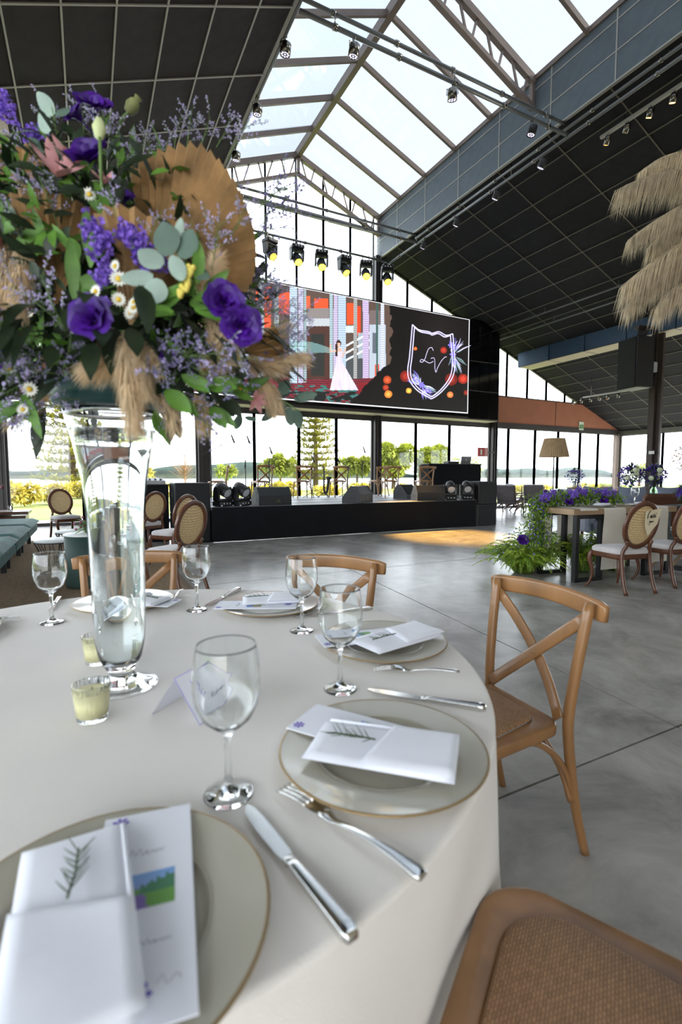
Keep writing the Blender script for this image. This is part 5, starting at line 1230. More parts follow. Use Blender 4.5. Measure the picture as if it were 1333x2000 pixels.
for px, py, dd, dx, dz, sc, dk in ((385, 560, -.3, .15, .9, 1.0, 0), (375, 575, -.3, -.3, .8, 1.0, 0), (395, 580, -.3, .7, .5, .9, 0), (380, 600, -.3, .9, -.3, 1.1, 0), (370, 590, -.3, .6, .1, 1.2, 0), (300, 600, -.32, .8, .5, 1.0, 0), (280, 610, -.32, .9, .1, .8, 0), (230, 310, -.1, -.1, .9, .8, 0), (240, 340, -.1, .5, .6, .8, 1), (200, 440, -.25, .1, 1, 1.0, 0), (215, 420, -.25, -.5, .8, .9, 0), (225, 400, -.24, .3, .9, .9, 1), (30, 480, -.22, .8, .4, 1.1, 0), (20, 460, -.22, -.3, .9, 1.0, 0), (60, 490, -.22, .9, .1, .8, 0), (150, 560, -.3, .9, .1, 1.2, 0), (150, 590, -.3, .1, .9, 1.2, 0), (175, 520, -.3, .1, .9, 1.2, 0), (150, 500, -.28, -.4, .8, .9, 0), (460, 480, -.1, .2, .9, .8, 1), (450, 510, -.1, .6, .7, .9, 1),
                                   (390, 790, -.2, .3, -.9, 1.1, 1), (410, 790, -.2, .5, -.7, 1.1, 0), (435, 780, -.18, .7, -.7, 1.0, 1), (450, 760, -.16, .9, -.2, 1.0, 0), (480, 760, -.12, .9, .3, 1.0, 0), (340, 790, -.24, .1, -1, 1.1, 1), (60, 790, -.22, -.8, -.3, 1.4, 0), (30, 800, -.22, -.9, -.5, 1.4, 0), (90, 800, -.2, -.2, -1, 1.3, 1), (50, 770, -.22, .3, -1, 1.2, 0), (400, 745, -.25, .7, -.1, 1.1, 0), (430, 735, -.22, .8, .1, 1.0, 1), (320, 760, -.28, .7, -.5, 1.1, 0), (350, 740, -.27, .8, -.3, 1.0, 0), (210, 640, -.3, -.6, .2, .9, 1), (300, 800, -.25, .3, -.9, 1.0, 0), (120, 740, -.26, -.6, -.4, 1.1, 1), (20, 750, -.24, .2, .6, 1.2, 1), (500, 690, -.06, .9, .2, .9, 1), (500, 540, -.02, .6, .7, .7, 1), (520, 580, -.02, .7, .5, .7, 1), (255, 300, -.05, .1, .8, .8, 0), (265, 350, -.08, .5, .7, .9, 1), (165, 480, -.28, .9, -.3, .8, 0)):
    for _ in range(2): gleaf(px + fu(-8, 8), py + fu(-8, 8), dd + fu(-.02, .02), dx + fu(-.2, .2), dz + fu(-.2, .2), sc * fu(.8, 1.05), bool(dk))
# daisies
dm = MB()
for k in range(14):
    a = 2 * PI * k / 14; leafmesh(dm, (.004 * math.cos(a), .004 * math.sin(a), 0), (math.cos(a), math.sin(a), .25), (0, 0, 1), .010, .0045, .1, 2)
dc = None
dyl = MB().ball((0, 0, .001), .0048, 10, 6, (1, 1, .5)); dyd = None; dmd = None
for px, py, dd in ((187, 570, -.33), (232, 585, -.33), (262, 590, -.33), (262, 600, -.33), (430, 745, -.27), (375, 743, -.28), (20, 720, -.27), (58, 760, -.26), (465, 700, -.2), (462, 715, -.2), (225, 520, -.33), (232, 545, -.33), (45, 800, -.24), (175, 380, -.24), (420, 710, -.25), (150, 640, -.31), (215, 650, -.31), (290, 330, -.1), (470, 760, -.15), (255, 610, -.32)):
    if dmd is None: o = dm.build('daisy', m_wht, fa); dmd = o.data
    else: o = link('daisy', dmd, fa)
    orient(o, A(px, py, dd), TOCAM + rgt * fu(-.5, .5) + upv * fu(-.3, .5), None, fu(.75, 1.1))
    if dyd is None: c = dyl.build('daisy_eye', m_yel, o); dyd = c.data
    else: c = link('daisy_eye', dyd, o)
# pink alstroemeria
pk = MB()
for k in range(6):
    a = 2 * PI * k / 6; leafmesh(pk, (0, 0, 0), (math.cos(a) * .55, math.sin(a) * .55, .8), (math.cos(a), math.sin(a), -.3), .055, .020, -.25, 5)
pkd = [None]
for px, py, dd, dx, dz, sc in ((112, 345, -.24, .4, .5, 1.1), (140, 325, -.2, .3, .7, 1.0), (8, 500, -.2, -.3, .3, 1.0), (205, 360, -.26, .2, .6, .5), (500, 780, -.1, .3, -.3, .6)): add_shared([pk], pkd, 0, 'alstroemeria_bloom', m_pink, A(px, py, dd), TOCAM * .6 + rgt * dx + upv * dz, None, sc)
# seed pod on its own stem
MB().tube(cat_rom([A(232, 330, -.05), A(230, 270, -.05), A(236, 235, -.05), A(252, 218, -.05)], 5), .0026, 6).build('pod_stem', m_stem, fa)
o = MB().lathe([(0, -.018), (.010, -.014), (.0145, 0), (.011, .012), (.006, .018), (.009, .024), (0, .02)], 14, cap=False).build('seed_pod', m_pod, fa); orient(o, A(258, 208, -.05), rgt * .5 + upv * .7, 0)
MB().tube(cat_rom([A(205, 420, -.26), A(198, 350, -.27), A(196, 290, -.27), A(194, 262, -.26)], 5), .0028, 6).build('bud_stem', m_stem, fa)
o = MB().lathe([(0, -.02), (.008, -.012), (.012, .005), (.006, .02), (0, .024)], 12, cap=False).build('green_bud', M('bud_green', (190, 200, 150), .6), fa); orient(o, A(194, 255, -.26), upv, 0)
mb = MB()
for k in range(26): mb.ball(A(365 + fu(-7, 7) + (k / 26 - .5) * 22, 548 - (k / 26 - .5) * 60, -.33), .005, 6, 4)
mb.build('yellow_bud_spike', M('bud_yellow', (206, 190, 90), .6), fa)
# ================================================================= RIGHT SIDE : medallion chairs, sweetheart table, lounge
m_seat = M('grey_upholstery', (186, 182, 182), .8, var=.05, vs=12, bump=.15, bs=400, sheen=.2)
m_cane = weave_mat('cane_mesh', (236, 212, 164), (176, 138, 88), 42, .6, .5)
m_cane.node_tree.nodes['Brick Texture'].inputs['Brick Width'].default_value = .25
def medallion():
    t = thing('medallion_chair', 'x', 'chair')
    lf = lambda s, y, f: cat_rom([(s * (.20 + .03), y + f * .05, 0), (s * .205, y + f * .015, .06), (s * .19, y, .18), (s * .215, y + f * .02, .33), (s * .20, y, .42)], 4)
    for s in (-1, 1):
        MB().tube(lf(s, .19, 1), [.014, .014, .014, .014, .015, .016, .017, .018, .02, .022, .024, .026, .028, .028, .028, .027, .026][:17], 8).build('leg', m_wood2, t)
        path = cat_rom([(s * .20, -.30, 0), (s * .195, -.25, .15), (s * .19, -.215, .36), (s * .18, -.215, .46), (s * .155, -.24, .53), (s * .165, -.255, .58)], 4)
        MB().tube(path, .021, 8).build('leg', m_wood2, t)
    o = rrect(.46, .44, .10); n = len(o)
    mb = MB(); vs = [V((x * .98, y * .98 - .0, .37)) for x, y in o] + [V((x, y, .385)) for x, y in o] + [V((x, y, .43)) for x, y in o]; fs = [(k + r_ * n, (k + 1) % n + r_ * n, (k + 1) % n + (r_ + 1) * n, k + (r_ + 1) * n) for r_ in range(2) for k in range(n)] + [tuple(range(n))[::-1]]
    mb.add(vs, fs, True).build('seat_rail', m_wood2, t)
    mb = MB(); rings = [(1.0, .428), (1.02, .445), (1.0, .468), (.90, .485), (.6, .495), (.2, .498)]
    vs = [V((x * s, y * s, z)) for s, z in rings for x, y in o] + [V((0, 0, .499))]
    fs = [(k + r_ * n, (k + 1) % n + r_ * n, (k + 1) % n + (r_ + 1) * n, k + (r_ + 1) * n) for r_ in range(5) for k in range(n)] + [(k + 5 * n, (k + 1) % n + 5 * n, 6 * n) for k in range(n)]
    mb.add(vs, fs, True).build('seat_cushion', m_seat, t)
    zc, a, b = .745, .205, .235; lean = .22
    el = [(a * math.cos(u), -.262 - lean * b * math.sin(u), zc + b * math.sin(u)) for u in [2 * PI * k / 32 for k in range(32)]]
    MB().tube(el, 1.0, 8, flat=(.052, .034, (0, 1, .22)), closed=True).build('oval_frame', m_wood2, t)
    mb = MB(); rg = [(.96, 0), (.6, -.004), (.3, -.006)]
    vs = [V((a * k_ * math.cos(u), -.262 - lean * b * k_ * math.sin(u) + dz, zc + b * k_ * math.sin(u))) for k_, dz in rg for u in [2 * PI * k / 32 for k in range(32)]] + [V((0, -.268, zc))]
    fs = [(k + r_ * 32, (k + 1) % 32 + r_ * 32, (k + 1) % 32 + (r_ + 1) * 32, k + (r_ + 1) * 32) for r_ in range(2) for k in range(32)] + [(k + 64, (k + 1) % 32 + 64, 96) for k in range(32)]
    mb.add(vs, fs, True); ob = mb.build('cane_panel', m_cane, t)
    return t
MC = medallion()
def put_med(loc, rz, lb, proto=[MC, False]):
    if not proto[1]: proto[1] = True; o = proto[0]; o.location = loc; o.rotation_euler = (0, 0, rz); o['label'] = lb
    else: o = copy_tree(proto[0], loc, rz, lb)
    o['group'] = 'medallion chairs with cane backs'; return o
c1 = (5.29, 3.44, 0); r1 = R(-11)
put_med(c1, r1, 'medallion chair with a cream pennant on its cane back at the decorated table')
put_med((6.13, 3.42, 0), R(-9), 'medallion chair cut off by the right picture edge')
# pennant
t = thing('pennant_sign', 'cream cloth pennant with black script lettering on the chair back', 'sign', c1, r1)
poly = [(-.03, .90), (.175, .93), (.165, .76), (.07, .63), (-.0, .74)]
fy = lambda z: -.29 - .22 * (z - .745) - .018
mb = MB(); n = len(poly); mb.add([V((x, fy(z), z)) for x, z in poly] + [V((x, fy(z) + .003, z)) for x, z in poly], [tuple(range(n))[::-1], tuple(range(n, 2 * n))] + [(k, (k + 1) % n, (k + 1) % n + n, k + n) for k in range(n)]); mb.build('cloth', M('cream_cloth', (214, 202, 172), .85, bump=.1, bs=400), t)
ink = M('black_ink', (30, 28, 26), .7)
def ink_line(pts, w_=.0028): MB().tube(cat_rom([V((x, fy(z) - .003, z)) for x, z in pts], 5), w_, 5).build('script_lettering', ink, t)
ink_line([(.035, .835), (.045, .85), (.062, .856), (.060, .830), (.052, .828), (.05, .842), (.064, .85), (.068, .83), (.078, .838)])
ink_line([(.082, .872), (.084, .842), (.088, .832), (.098, .84)]); ink_line([(.072, .858), (.100, .862)]); ink_line([(.100, .840), (.110, .848), (.105, .856), (.099, .846), (.106, .832), (.122, .842)]); ink_line([(.108, .868), (.118, .88)])
ink_line([(.060, .79), (.050, .795), (.046, .785), (.056, .78), (.060, .79), (.056, .765), (.046, .75)]); ink_line([(.060, .782), (.068, .79), (.070, .780), (.078, .79), (.082, .781), (.092, .79), (.086, .794), (.086, .783), (.102, .79)])
ink_line([(.03, .905), (.012, .88), (.008, .85), (.012, .82)], .004)

# wooden table
RT = V((5.06, 3.86, 0)); ra = R(-6); rt = thing('sweetheart_table', 'light wood top table on black steel frames with floral garland', 'table', RT, ra)
m_oak = M('oak_top', (150, 126, 98), .45, var=.18, vs=6, st=(.15, 1, 1))
MB().box((.86, .33, .845), (1.76, .68, .07), bev=.004).build('table_top', m_oak, rt)
m_fr = M('black_frame', (20, 21, 24), .45)
for x0_ in (.05, 1.22):
    for y0_ in (.04, .60):
        mb = MB(); mb.box((x0_ + .03, y0_, .405), (.055, .055, .81)); mb.box((x0_ + .42, y0_, .405), (.055, .055, .81)); mb.box((x0_ + .22, y0_, .785), (.4, .05, .05)); mb.box((x0_ + .22, y0_, .02), (.4, .055, .04)); mb.build('leg_frame', m_fr, rt)
def RTp(x, y, z=0): q = V((x, y, z)); q.rotate(Euler((0, 0, ra))); return RT + q
def runner(x0_, x1_, zf, zb, lb):
    t = thing('table_runner', lb, 'table runner', RT, ra)
    prof = [(-.035, zf)] + [(-.032 - .004 * math.sin(k), zf + (.86 - zf) * k / 8) for k in range(1, 8)] + [(-.028, .875), (-.012, .884), (.1, .8835), (.35, .8835), (.6, .8835), (.675, .884), (.69, .875), (.692, .8)] + [(.694 + .004 * math.sin(k), .8 - (.8 - zb) * k / 6) for k in range(1, 7)]
    nn = len(prof)
    def f(u, v):
        i = min(nn - 2, int(v * (nn - 1))); ff = v * (nn - 1) - i; y = prof[i][0] * (1 - ff) + prof[i + 1][0] * ff; z = prof[i][1] * (1 - ff) + prof[i + 1][1] * ff
        sk = .12 * max(0, .85 - z) if y < .2 else 0
        return (x0_ + (x1_ - x0_) * u - sk * (1 - u) * .4, y + (.008 * math.sin(u * 8) * max(0, .86 - z) * (-1 if y < .3 else 1)), z + .0004)
    MB().grid(f, 9, nn * 2).build('cloth', M('white_linen', (222, 216, 204), .85, bump=.12, bs=400, tl=.2), t)
runner(.44, .80, .14, .30, 'white linen runner hanging at the near chair of the wood table')
runner(1.25, 1.55, .18, .30, 'white linen runner hanging behind the pennant chair')
runner(.06, .34, .86, .22, 'white linen runner falling behind the left table legs')
def small_plate(x, y, lb, lb2):
    q = RTp(x, y, .884); t = thing('dinner_plate', lb, 'plate', q); MB().lathe([(0, .004), (.09, .004), (.105, .010), (.15, .016), (.152, .018), (.1, .013), (0, .008)], 28, cap=False).build('plate_body', m_plate, t)
    t = thing('table_napkin', lb2, 'napkin', q + V((0, 0, .018)), ra + .3); pillow(MB(), .26, .12, .03, 10, 10, seed=4, wr=.001).build('napkin_fold', m_nap, t)
small_plate(.62, .16, 'beige plate on the wood table behind the runner', 'white napkin on the wood table beside the name card'); small_plate(1.35, .18, 'beige plate on the wood table behind the pennant chair', 'white napkin on the wood table behind the pennant chair')
for px, py, lb in ((1143, 985, 'wine glass on the left half of the wood table'), (1240, 986, 'wine glass on the right half of the wood table')):
    q = P(px, py, z=.884); t = thing('wine_glass', lb, 'glass', (q.x, q.y, .884), 0, 'wine glasses'); link('goblet', gdata, t)
t = thing('table_name_card', 'small white tent card on the wood table', 'name card', P(1163, 988, z=.884), R(20))
for s in (-1, 1): MB().box((0, s * .035, .045), (.13, .002, .1), (s * .62, 0, 0)).build('card_face', m_card, t)
# garland
ga = thing('floral_garland', 'green and purple flower garland spilling over the left end of the wood table', 'garland', RTp(.3, .5, .884))
GL = V(ga.location); gr = random.Random(5)
m_gl = M('garland_leaf', (136, 164, 60), .5, var=.3, vs=25, tl=.3); m_vio = M('garland_violet', (92, 62, 172), .6, var=.3, vs=40, tl=.2); m_lilb = M('garland_lilac', (128, 124, 190), .6, var=.25, vs=40, tl=.2)
path = [RTp(1.25, .52, .95), RTp(.9, .5, .98), RTp(.55, .48, 1.0), RTp(.25, .5, .96), RTp(.05, .55, .93), RTp(-.06, .52, .84), RTp(-.1, .48, .6), RTp(-.1, .45, .4)]
gp = cat_rom(path, 10); mbs = [MB(), MB(), MB(), MB()]
for k in range(4200):
    i = gr.randrange(len(gp)); p = gp[i] + V((gr.gauss(0, .075), gr.gauss(0, .08), gr.gauss(0, .05))); v = V((gr.gauss(0, 1), gr.gauss(0, 1), gr.gauss(.2, 1))).normalized()
    if i < 42 and p.z < .895: p.z = .90 + abs(gr.gauss(0, .04))
    leafmesh(mbs[0 if k % 3 else 1], p - GL, v, (0, 0, 1), gr.uniform(.035, .065), gr.uniform(.018, .03), .2, 2)
for k in range(520):
    i = gr.randrange(len(gp)); p = gp[i] + V((gr.gauss(-.03, .07), gr.gauss(-.03, .06), gr.gauss(.02, .04)))
    if i < 42 and p.z < .895: p.z = .91 + abs(gr.gauss(0, .04))
    mbs[2 if k % 2 else 3].ball(p - GL, gr.uniform(.006, .011), 5, 3)
mbs[0].build('garland_foliage', m_gl, ga, kind='stuff'); mbs[1].build('garland_foliage', m_lf, ga, kind='stuff'); mbs[2].build('small_blossoms', m_vio, ga, kind='stuff'); mbs[3].build('small_blossoms', m_lilb, ga, kind='stuff')
for px, py in ((1068, 962), (1085, 966), (1098, 972), (1072, 975), (1112, 980), (1095, 960), (1130, 975), (1052, 978), (1180, 978), (1160, 972)):
    q = P(px, py, z=.97) if py < 970 else P(px, py, z=.95)
    i = gr.randrange(3); o = link('lisianthus_bloom', lis_d[i] or LIS[i].build('lisianthus_bloom', m_lis, ga).data, ga); orient(o, q - GL, TOCAM + V((0, 0, .8)), None, 1.25)
for k in range(22):
    i = gr.randrange(4, 46); o = link('statice_cluster', sta_d[k % 2], ga); orient(o, gp[i] + V((gr.gauss(-.04, .05), gr.gauss(-.05, .05), gr.uniform(.02, .07))) - GL, TOCAM + V((0, 0, .7)), None, gr.uniform(1.3, 2.2))
# ferns on the floor round the table end
m_fern = M('fern_green', (188, 212, 84), .5, var=.3, vs=20, tl=.35); m_fernd = M('fern_deep', (136, 172, 60), .5, var=.3, vs=20, tl=.3)
def fern(loc, h_, spread, nf, lb, seed, blooms=0):
    rr = random.Random(seed); t = thing('fern_bush', lb, 'fern', loc, 0, 'fern bushes under the wood table')
    m1, m2, st_ = MB(), MB(), MB()
    for k in range(nf):
        a = rr.uniform(0, 6.28); L = rr.uniform(.6, 1.05); d = V((math.cos(a), math.sin(a), 0)); sp_ = spread * rr.uniform(.3, 1.0); base = d * sp_ * .2
        pth = bez(base, base + d * sp_ * .35 + V((0, 0, h_ * L)), base + d * sp_ + V((0, 0, h_ * L * rr.uniform(.15, .8))), 12); st_.tube(pth, .003, 3)
        for i in range(1, 13):
            p = pth[i]; tg = (pth[i] - pth[i - 1]).normalized(); s = tg.cross(V((0, 0, 1))).normalized(); w_ = .07 * math.sin(PI * min(1, i / 13 + .12)) + .012
            for sg in (-1, 1):
                for j in range(3): leafmesh(m1 if k % 3 else m2, p - tg * .02 * j, (s * sg + tg * .55 + V((0, 0, rr.uniform(-.35, .2)))), (0, 0, 1), w_ * rr.uniform(.8, 1.2), .018, .2, 2)
    st_.build('fern_stems', m_stem, t, kind='stuff'); m1.build('fern_fronds', m_fern, t, kind='stuff'); m2.build('fern_fronds', m_fernd, t, kind='stuff')
    if blooms:
        bl = MB()
        for k in range(blooms):
            a = rr.uniform(0, 6.28); r_ = spread * rr.uniform(.2, .8); bl.ball((r_ * math.cos(a), r_ * math.sin(a), h_ * rr.uniform(.3, .8)), rr.uniform(.008, .015), 5, 3)
        bl.build('lilac_blossoms', m_lilb, t, kind='stuff')
fern(P(1025, 1122, z=0) + V((.08, .1, 0)), .52, .56, 170, 'bright green fern bush on the floor left of the wood table legs', 1, 60)
fern(P(1062, 1108, z=0) + V((.05, .2, 0)), .62, .46, 130, 'green fern bush with lilac blossoms behind the left table legs', 2, 90)
fern(RTp(.70, .5), .66, .44, 110, 'green fern bush under the middle of the wood table', 3, 60)
fern(RTp(1.15, .45), .62, .38, 80, 'green fern bush behind the white runner', 4, 30)
o = link('lisianthus_bloom', lis_d[0], ga); orient(o, P(1022, 1055, y=4.4) - GL, TOCAM + V((0, 0, .4)), None, 1.6)

# lounge armchairs of leather and wood
m_lea = M('grey_leather', (104, 98, 100), .4, var=.15, vs=8, bump=.08, bs=90); m_brl = M('brown_leather', (84, 52, 38), .35, var=.18, vs=8, bump=.08, bs=90)
def lounge(loc, rz, lb, mat, w_=.62):
    t = thing('lounge_armchair', lb, 'armchair', loc, rz)
    MB().box((0, -.22, .70), (w_, .13, .56), (.25, 0, 0), bev=.03).build('back_cushion', mat, t); MB().box((0, .08, .40), (w_, .58, .13), (.1, 0, 0), bev=.03).build('seat_cushion', mat, t)
    for s in (-1, 1):
        x = s * (w_ / 2 + .04)
        MB().tube([(x, -.36, .0), (x, .16, .62)], 1, 4, flat=(.05, .03, (1, 0, 0)), smooth=False).build('rear_strut', m_wood2, t); MB().tube([(x, .40, .0), (x, .30, .36), (x, -.34, .90)][:2], 1, 4, flat=(.05, .03, (1, 0, 0)), smooth=False).build('front_leg', m_wood2, t)
        MB().box((x, .02, .62), (.05, .74, .03), bev=.008).build('armrest', m_wood2, t); MB().tube([(x, -.20, .12), (x, -.36, .92)], 1, 4, flat=(.045, .03, (1, 0, 0)), smooth=False).build('back_post', m_wood2, t)
        MB().tube([(x, -.3, .12), (x, .38, .33)], 1, 4, flat=(.05, .03, (1, 0, 0)), smooth=False).build('side_rail', m_wood2, t)
lounge((12.75, 12.3, 0), R(-70), 'grey leather lounge armchair nearest the stage subwoofers', m_lea, .66); lounge((13.95, 12.25, 0), R(-60), 'grey leather lounge armchair second from the stage subwoofers', m_lea, .66); lounge((14.3, 13.4, 0), R(-120), 'dark blue lounge armchair half hidden behind the grey leather ones', M('blue_velvet', (44, 44, 82), .7), .62)
# floor lamp with pleated shade
t = thing('floor_lamp', 'floor lamp with beige pleated shade in front of the end windows', 'lamp', (9.1, 7.5, 0)); s_ = 7.5 / 12.8
za, zb2 = 1.27 + (2.665 - 1.27) * s_, 1.27 + (1.978 - 1.27) * s_; ra_, rb_ = .21, .31
mb = MB(); mb.grid(lambda u, v: ((rb_ + (ra_ - rb_) * v + .006 * math.sin(u * 2 * PI * 44)) * math.cos(2 * PI * u), (rb_ + (ra_ - rb_) * v + .006 * math.sin(u * 2 * PI * 44)) * math.sin(2 * PI * u), zb2 + (za - zb2) * v), 264, 4, closed_u=True)
mb.build('pleated_shade', M('shade_beige', (176, 152, 118), .8, tl=.35, var=.1, vs=10), t); MB().cyl((0, 0, .02), (0, 0, za - .05), .014, 10).build('pole', m_steel2, t); MB().lathe([(0, 0), (.17, 0), (.17, .02), (.03, .035), (0, .035)], 24).build('base', m_steel2, t); MB().ball((0, 0, zb2 + .15), .04, 10, 6).build('bulb', M('bulb_white', (240, 236, 220), .3), t)
# far banquet tables with chairs
m_cl2 = M('pale_cloth', (204, 208, 212), .85)
def far_table(x, y, lb, clb, blb, seed):
    t = thing('far_round_table', lb, 'table', (x, y, 0)); MB().lathe([(0, .74), (.8, .74), (.8, .765), (0, .765)], 32).build('table_top', m_wood2, t); MB().cyl((0, 0, 0), (0, 0, .74), .06, 10).build('pedestal', m_steel, t)
    c = thing('far_tablecloth', clb, 'tablecloth', (x, y, 0)); MB().grid(lambda u, v: ((.82 + (.04 * (1 - v) * (1 + math.sin(u * 2 * PI * 12)))) * math.cos(2 * PI * u), (.82 + (.04 * (1 - v) * (1 + math.sin(u * 2 * PI * 12)))) * math.sin(2 * PI * u), .05 + .72 * v), 96, 4, closed_u=True).lathe([(0, .772), (.82, .772), (.82, .768)], 48, cap=False).build('cloth', m_cl2, c)
    bouquet((x, y, .773), blb, .35, .55, seed, False, .22)
def bouquet(loc, lb, r_, h_, seed, glass=True, vh=.24, mats=None):
    rr = random.Random(seed); t = thing('bouquet', lb, 'bouquet', loc)
    if glass: MB().lathe([(0, 0), (.055, 0), (.07, .03), (.072, .12), (.05, .17), (.035, .20), (.038, .235), (.034, .235), (.031, .20), (.046, .168), (.067, .12), (.064, .03), (0, .008)], 24, cap=False).build('glass_jar', M('green_glass', (200, 232, 214), .02, trans=1.0), t)
    else: MB().lathe([(0, 0), (.06, 0), (.07, vh), (0, vh)], 16).build('vase', m_plate, t)
    m1, m2, m3, st_ = MB(), MB(), MB(), MB()
    c = V((0, 0, vh + h_ * .5))
    for k in range(14): a = rr.uniform(0, 6.28); st_.tube([(0, 0, .03), (.012 * math.cos(a), .012 * math.sin(a), vh), (r_ * .5 * math.cos(a), r_ * .5 * math.sin(a), vh + h_ * .4)], .003, 4)
    for k in range(420):
        v = V((rr.gauss(0, 1), rr.gauss(0, 1), rr.gauss(.25, 1))).normalized(); q = rr.uniform(.3, 1); p = c + V((v.x * r_ * q, v.y * r_ * q, v.z * h_ * .5 * q)); leafmesh(m1 if k % 2 else m2, p, v, (0, 0, 1), rr.uniform(.05, .11), rr.uniform(.02, .04), .2, 2)
    for k in range(170):
        v = V((rr.gauss(0, 1), rr.gauss(0, 1), rr.gauss(.2, 1))).normalized(); q = rr.uniform(.7, 1); m3.ball(c + V((v.x * r_ * q, v.y * r_ * q, v.z * h_ * .5 * q)), rr.uniform(.012, .024), 5, 3)
    st_.build('stems', m_stem, t, kind='stuff'); m1.build('leaves', m_lfd, t, kind='stuff'); m2.build('leaves', m_eucd, t, kind='stuff'); m3.build('small_blossoms', mats or m_vio, t, kind='stuff')
    return t, c
far_table(16.2, 12.4, 'distant round table by the end windows behind the lamp', 'pale cloth on the distant table behind the lamp', 'blue green centrepiece on the distant table behind the lamp', 1)
far_table(19.6, 9.8, 'distant round table by the right windows behind the bouquets', 'pale cloth on the distant table behind the bouquets', 'small centrepiece on the distant table behind the bouquets', 2)
for x, y, rz, lb in ((15.3, 11.7, R(-45), 'distant cross back chair left of the far table behind the lamp'), (16.9, 11.5, R(40), 'distant cross back chair in front of the far table behind the lamp'), (17.4, 12.2, R(75), 'distant cross back chair right of the far table behind the lamp'), (18.7, 9.2, R(-60), 'distant cross back chair left of the far table behind the bouquets'), (19.7, 8.7, R(5), 'distant cross back chair in front of the far table behind the bouquets'), (20.6, 9.4, R(70), 'distant cross back chair right of the far table behind the bouquets'), (18.72, 10.95, R(-120), 'distant cross back chair beyond the far table behind the bouquets')): put_chair(9, (x, y, 0), rz, lb, 'distant cross back chairs')
for i, (dx, dy) in enumerate(((-.35, -.3), (.25, -.35), (.45, .1))):
    t = thing('wine_glass', ('left', 'middle', 'right')[i] + ' wine glass on the distant table behind the lamp', 'glass', (16.2 + dx, 12.4 + dy, .773), 0, 'wine glasses'); link('goblet', gdata, t)
# grey sofa with cushions, console with bouquets, brown armchairs
m_sofa = M('slate_sofa', (104, 110, 124), .8, var=.1, vs=10, bump=.12, bs=200, sheen=.2); m_cush = M('blue_grey_cushion', (112, 120, 138), .8, var=.12, vs=8, sheen=.2)
t = thing('grey_sofa', 'slate grey sofa behind the decorated wood table', 'sofa', (9.9, 5.9, 0), R(-32))
MB().box((0, 0, .28), (2.6, .9, .24), bev=.04).build('base', m_sofa, t); MB().box((0, .36, .58), (2.6, .22, .62), bev=.06).build('backrest', m_sofa, t)
for s in (-1, 1): MB().box((s * 1.25, 0, .42), (.2, .9, .5), bev=.05).build('armrest', m_sofa, t)
for k in range(3): MB().box((-.72 + .72 * k, -.06, .45), (.7, .74, .14), bev=.04).build('seat_cushion', m_sofa, t)
for k in range(4): MB().cyl((-1.2 if k % 2 else 1.2, -.35 if k < 2 else .35, 0), (-1.2 if k % 2 else 1.2, -.35 if k < 2 else .35, .17), .025, 8).build('leg', m_blk, t)
def cushion(loc, rz, tiltx, w_, lb, mat):
    t = thing('sofa_cushion', lb, 'cushion', loc, rz); m_ = Matrix.Rotation(tiltx, 3, 'X')
    for sg in (1, -1): pass
    mb = MB(); f = lambda sg: (lambda u, v: m_ @ V(((u - .5) * w_ * (1 - .08 * math.sin(PI * v)), sg * .085 * (math.sin(PI * u) * math.sin(PI * v)) ** .5 + .006 * math.sin(9 * u + 5 * v), (v) * w_ * (1 - .06 * math.sin(PI * u)))))
    mb.grid(f(1), 14, 14); mb.grid(lambda u, v: f(-1)(1 - u, v), 14, 14); mb.build('cushion_cover', mat, t)
for k, (dx, lb) in enumerate(((-.85, 'left blue grey cushion leaning on the grey sofa'), (-.2, 'middle blue grey cushion leaning on the grey sofa'), (.55, 'right blue grey cushion leaning on the grey sofa'))):
    q = V((dx, .08, .53)); q.rotate(Euler((0, 0, R(-32)))); cushion(V((9.9, 5.9, 0)) + q, R(-32), R(-18), .56, lb, m_cush)
t = thing('console_table', 'narrow console behind the grey sofa', 'console', (10.75, 6.6, 0), R(-32)); MB().box((0, 0, .80), (2.6, .35, .04), bev=.005).build('table_top', m_wood2, t)
for sx in (-1, 1):
    for sy_ in (-1, 1): MB().box((sx * 1.24, sy_ * .14, .39), (.05, .05, .78)).build('leg', m_wood2, t)
for px, lb, sd in ((1233, 'bouquet in a green glass jar left of the brown column', 5), (1279, 'bouquet in a green glass jar right of the brown column', 6)):
    r_ = P(px, 930, d=1) - _C; k = (10.75 * math.sin(R(32)) + 6.6 * math.cos(R(32))) / (r_.x * math.sin(R(32)) + r_.y * math.cos(R(32)))
    b_, c_ = bouquet((r_.x * k, r_.y * k, .82), lb, .26, .46, sd, True, .24)
    for j in range(3): a = j * 2.1; MB().ball(c_ + V((-.18 + .12 * math.cos(a), -.16 + .1 * math.sin(a), .02 + .1 * math.sin(a * 2))), .055, 10, 7).build('hydrangea', M('hydrangea_green', (206, 214, 180), .7, bump=.5, bs=80), b_)
b_, c_ = bouquet((13.6, 7.1, 0), 'tall dried arrangement at the right picture edge beyond the bouquets', .5, .75, 9, False, 1.35, M('dried_tan', (170, 136, 100), .8, var=.2, vs=20))
q = RTp(2.6, 1.2)
lounge((8.55, 5.0, 0), R(-25), 'brown leather lounge armchair right of the grey sofa cushions', m_brl, .7)
lounge((9.35, 4.4, 0), R(-25), 'brown leather lounge armchair at the right picture edge', m_brl, .7)
t = thing('folding_bench', 'green cushioned bench on crossed wooden legs behind the right chairs', 'bench', (7.55, 4.15, 0), R(-10))
for k in range(2): MB().box((-.3 + .6 * k, 0, .44), (.58, .5, .13), bev=.04).build('seat_cushion', M('green_velvet', (36, 82, 78), .75, var=.15, vs=10, sheen=.5), t)
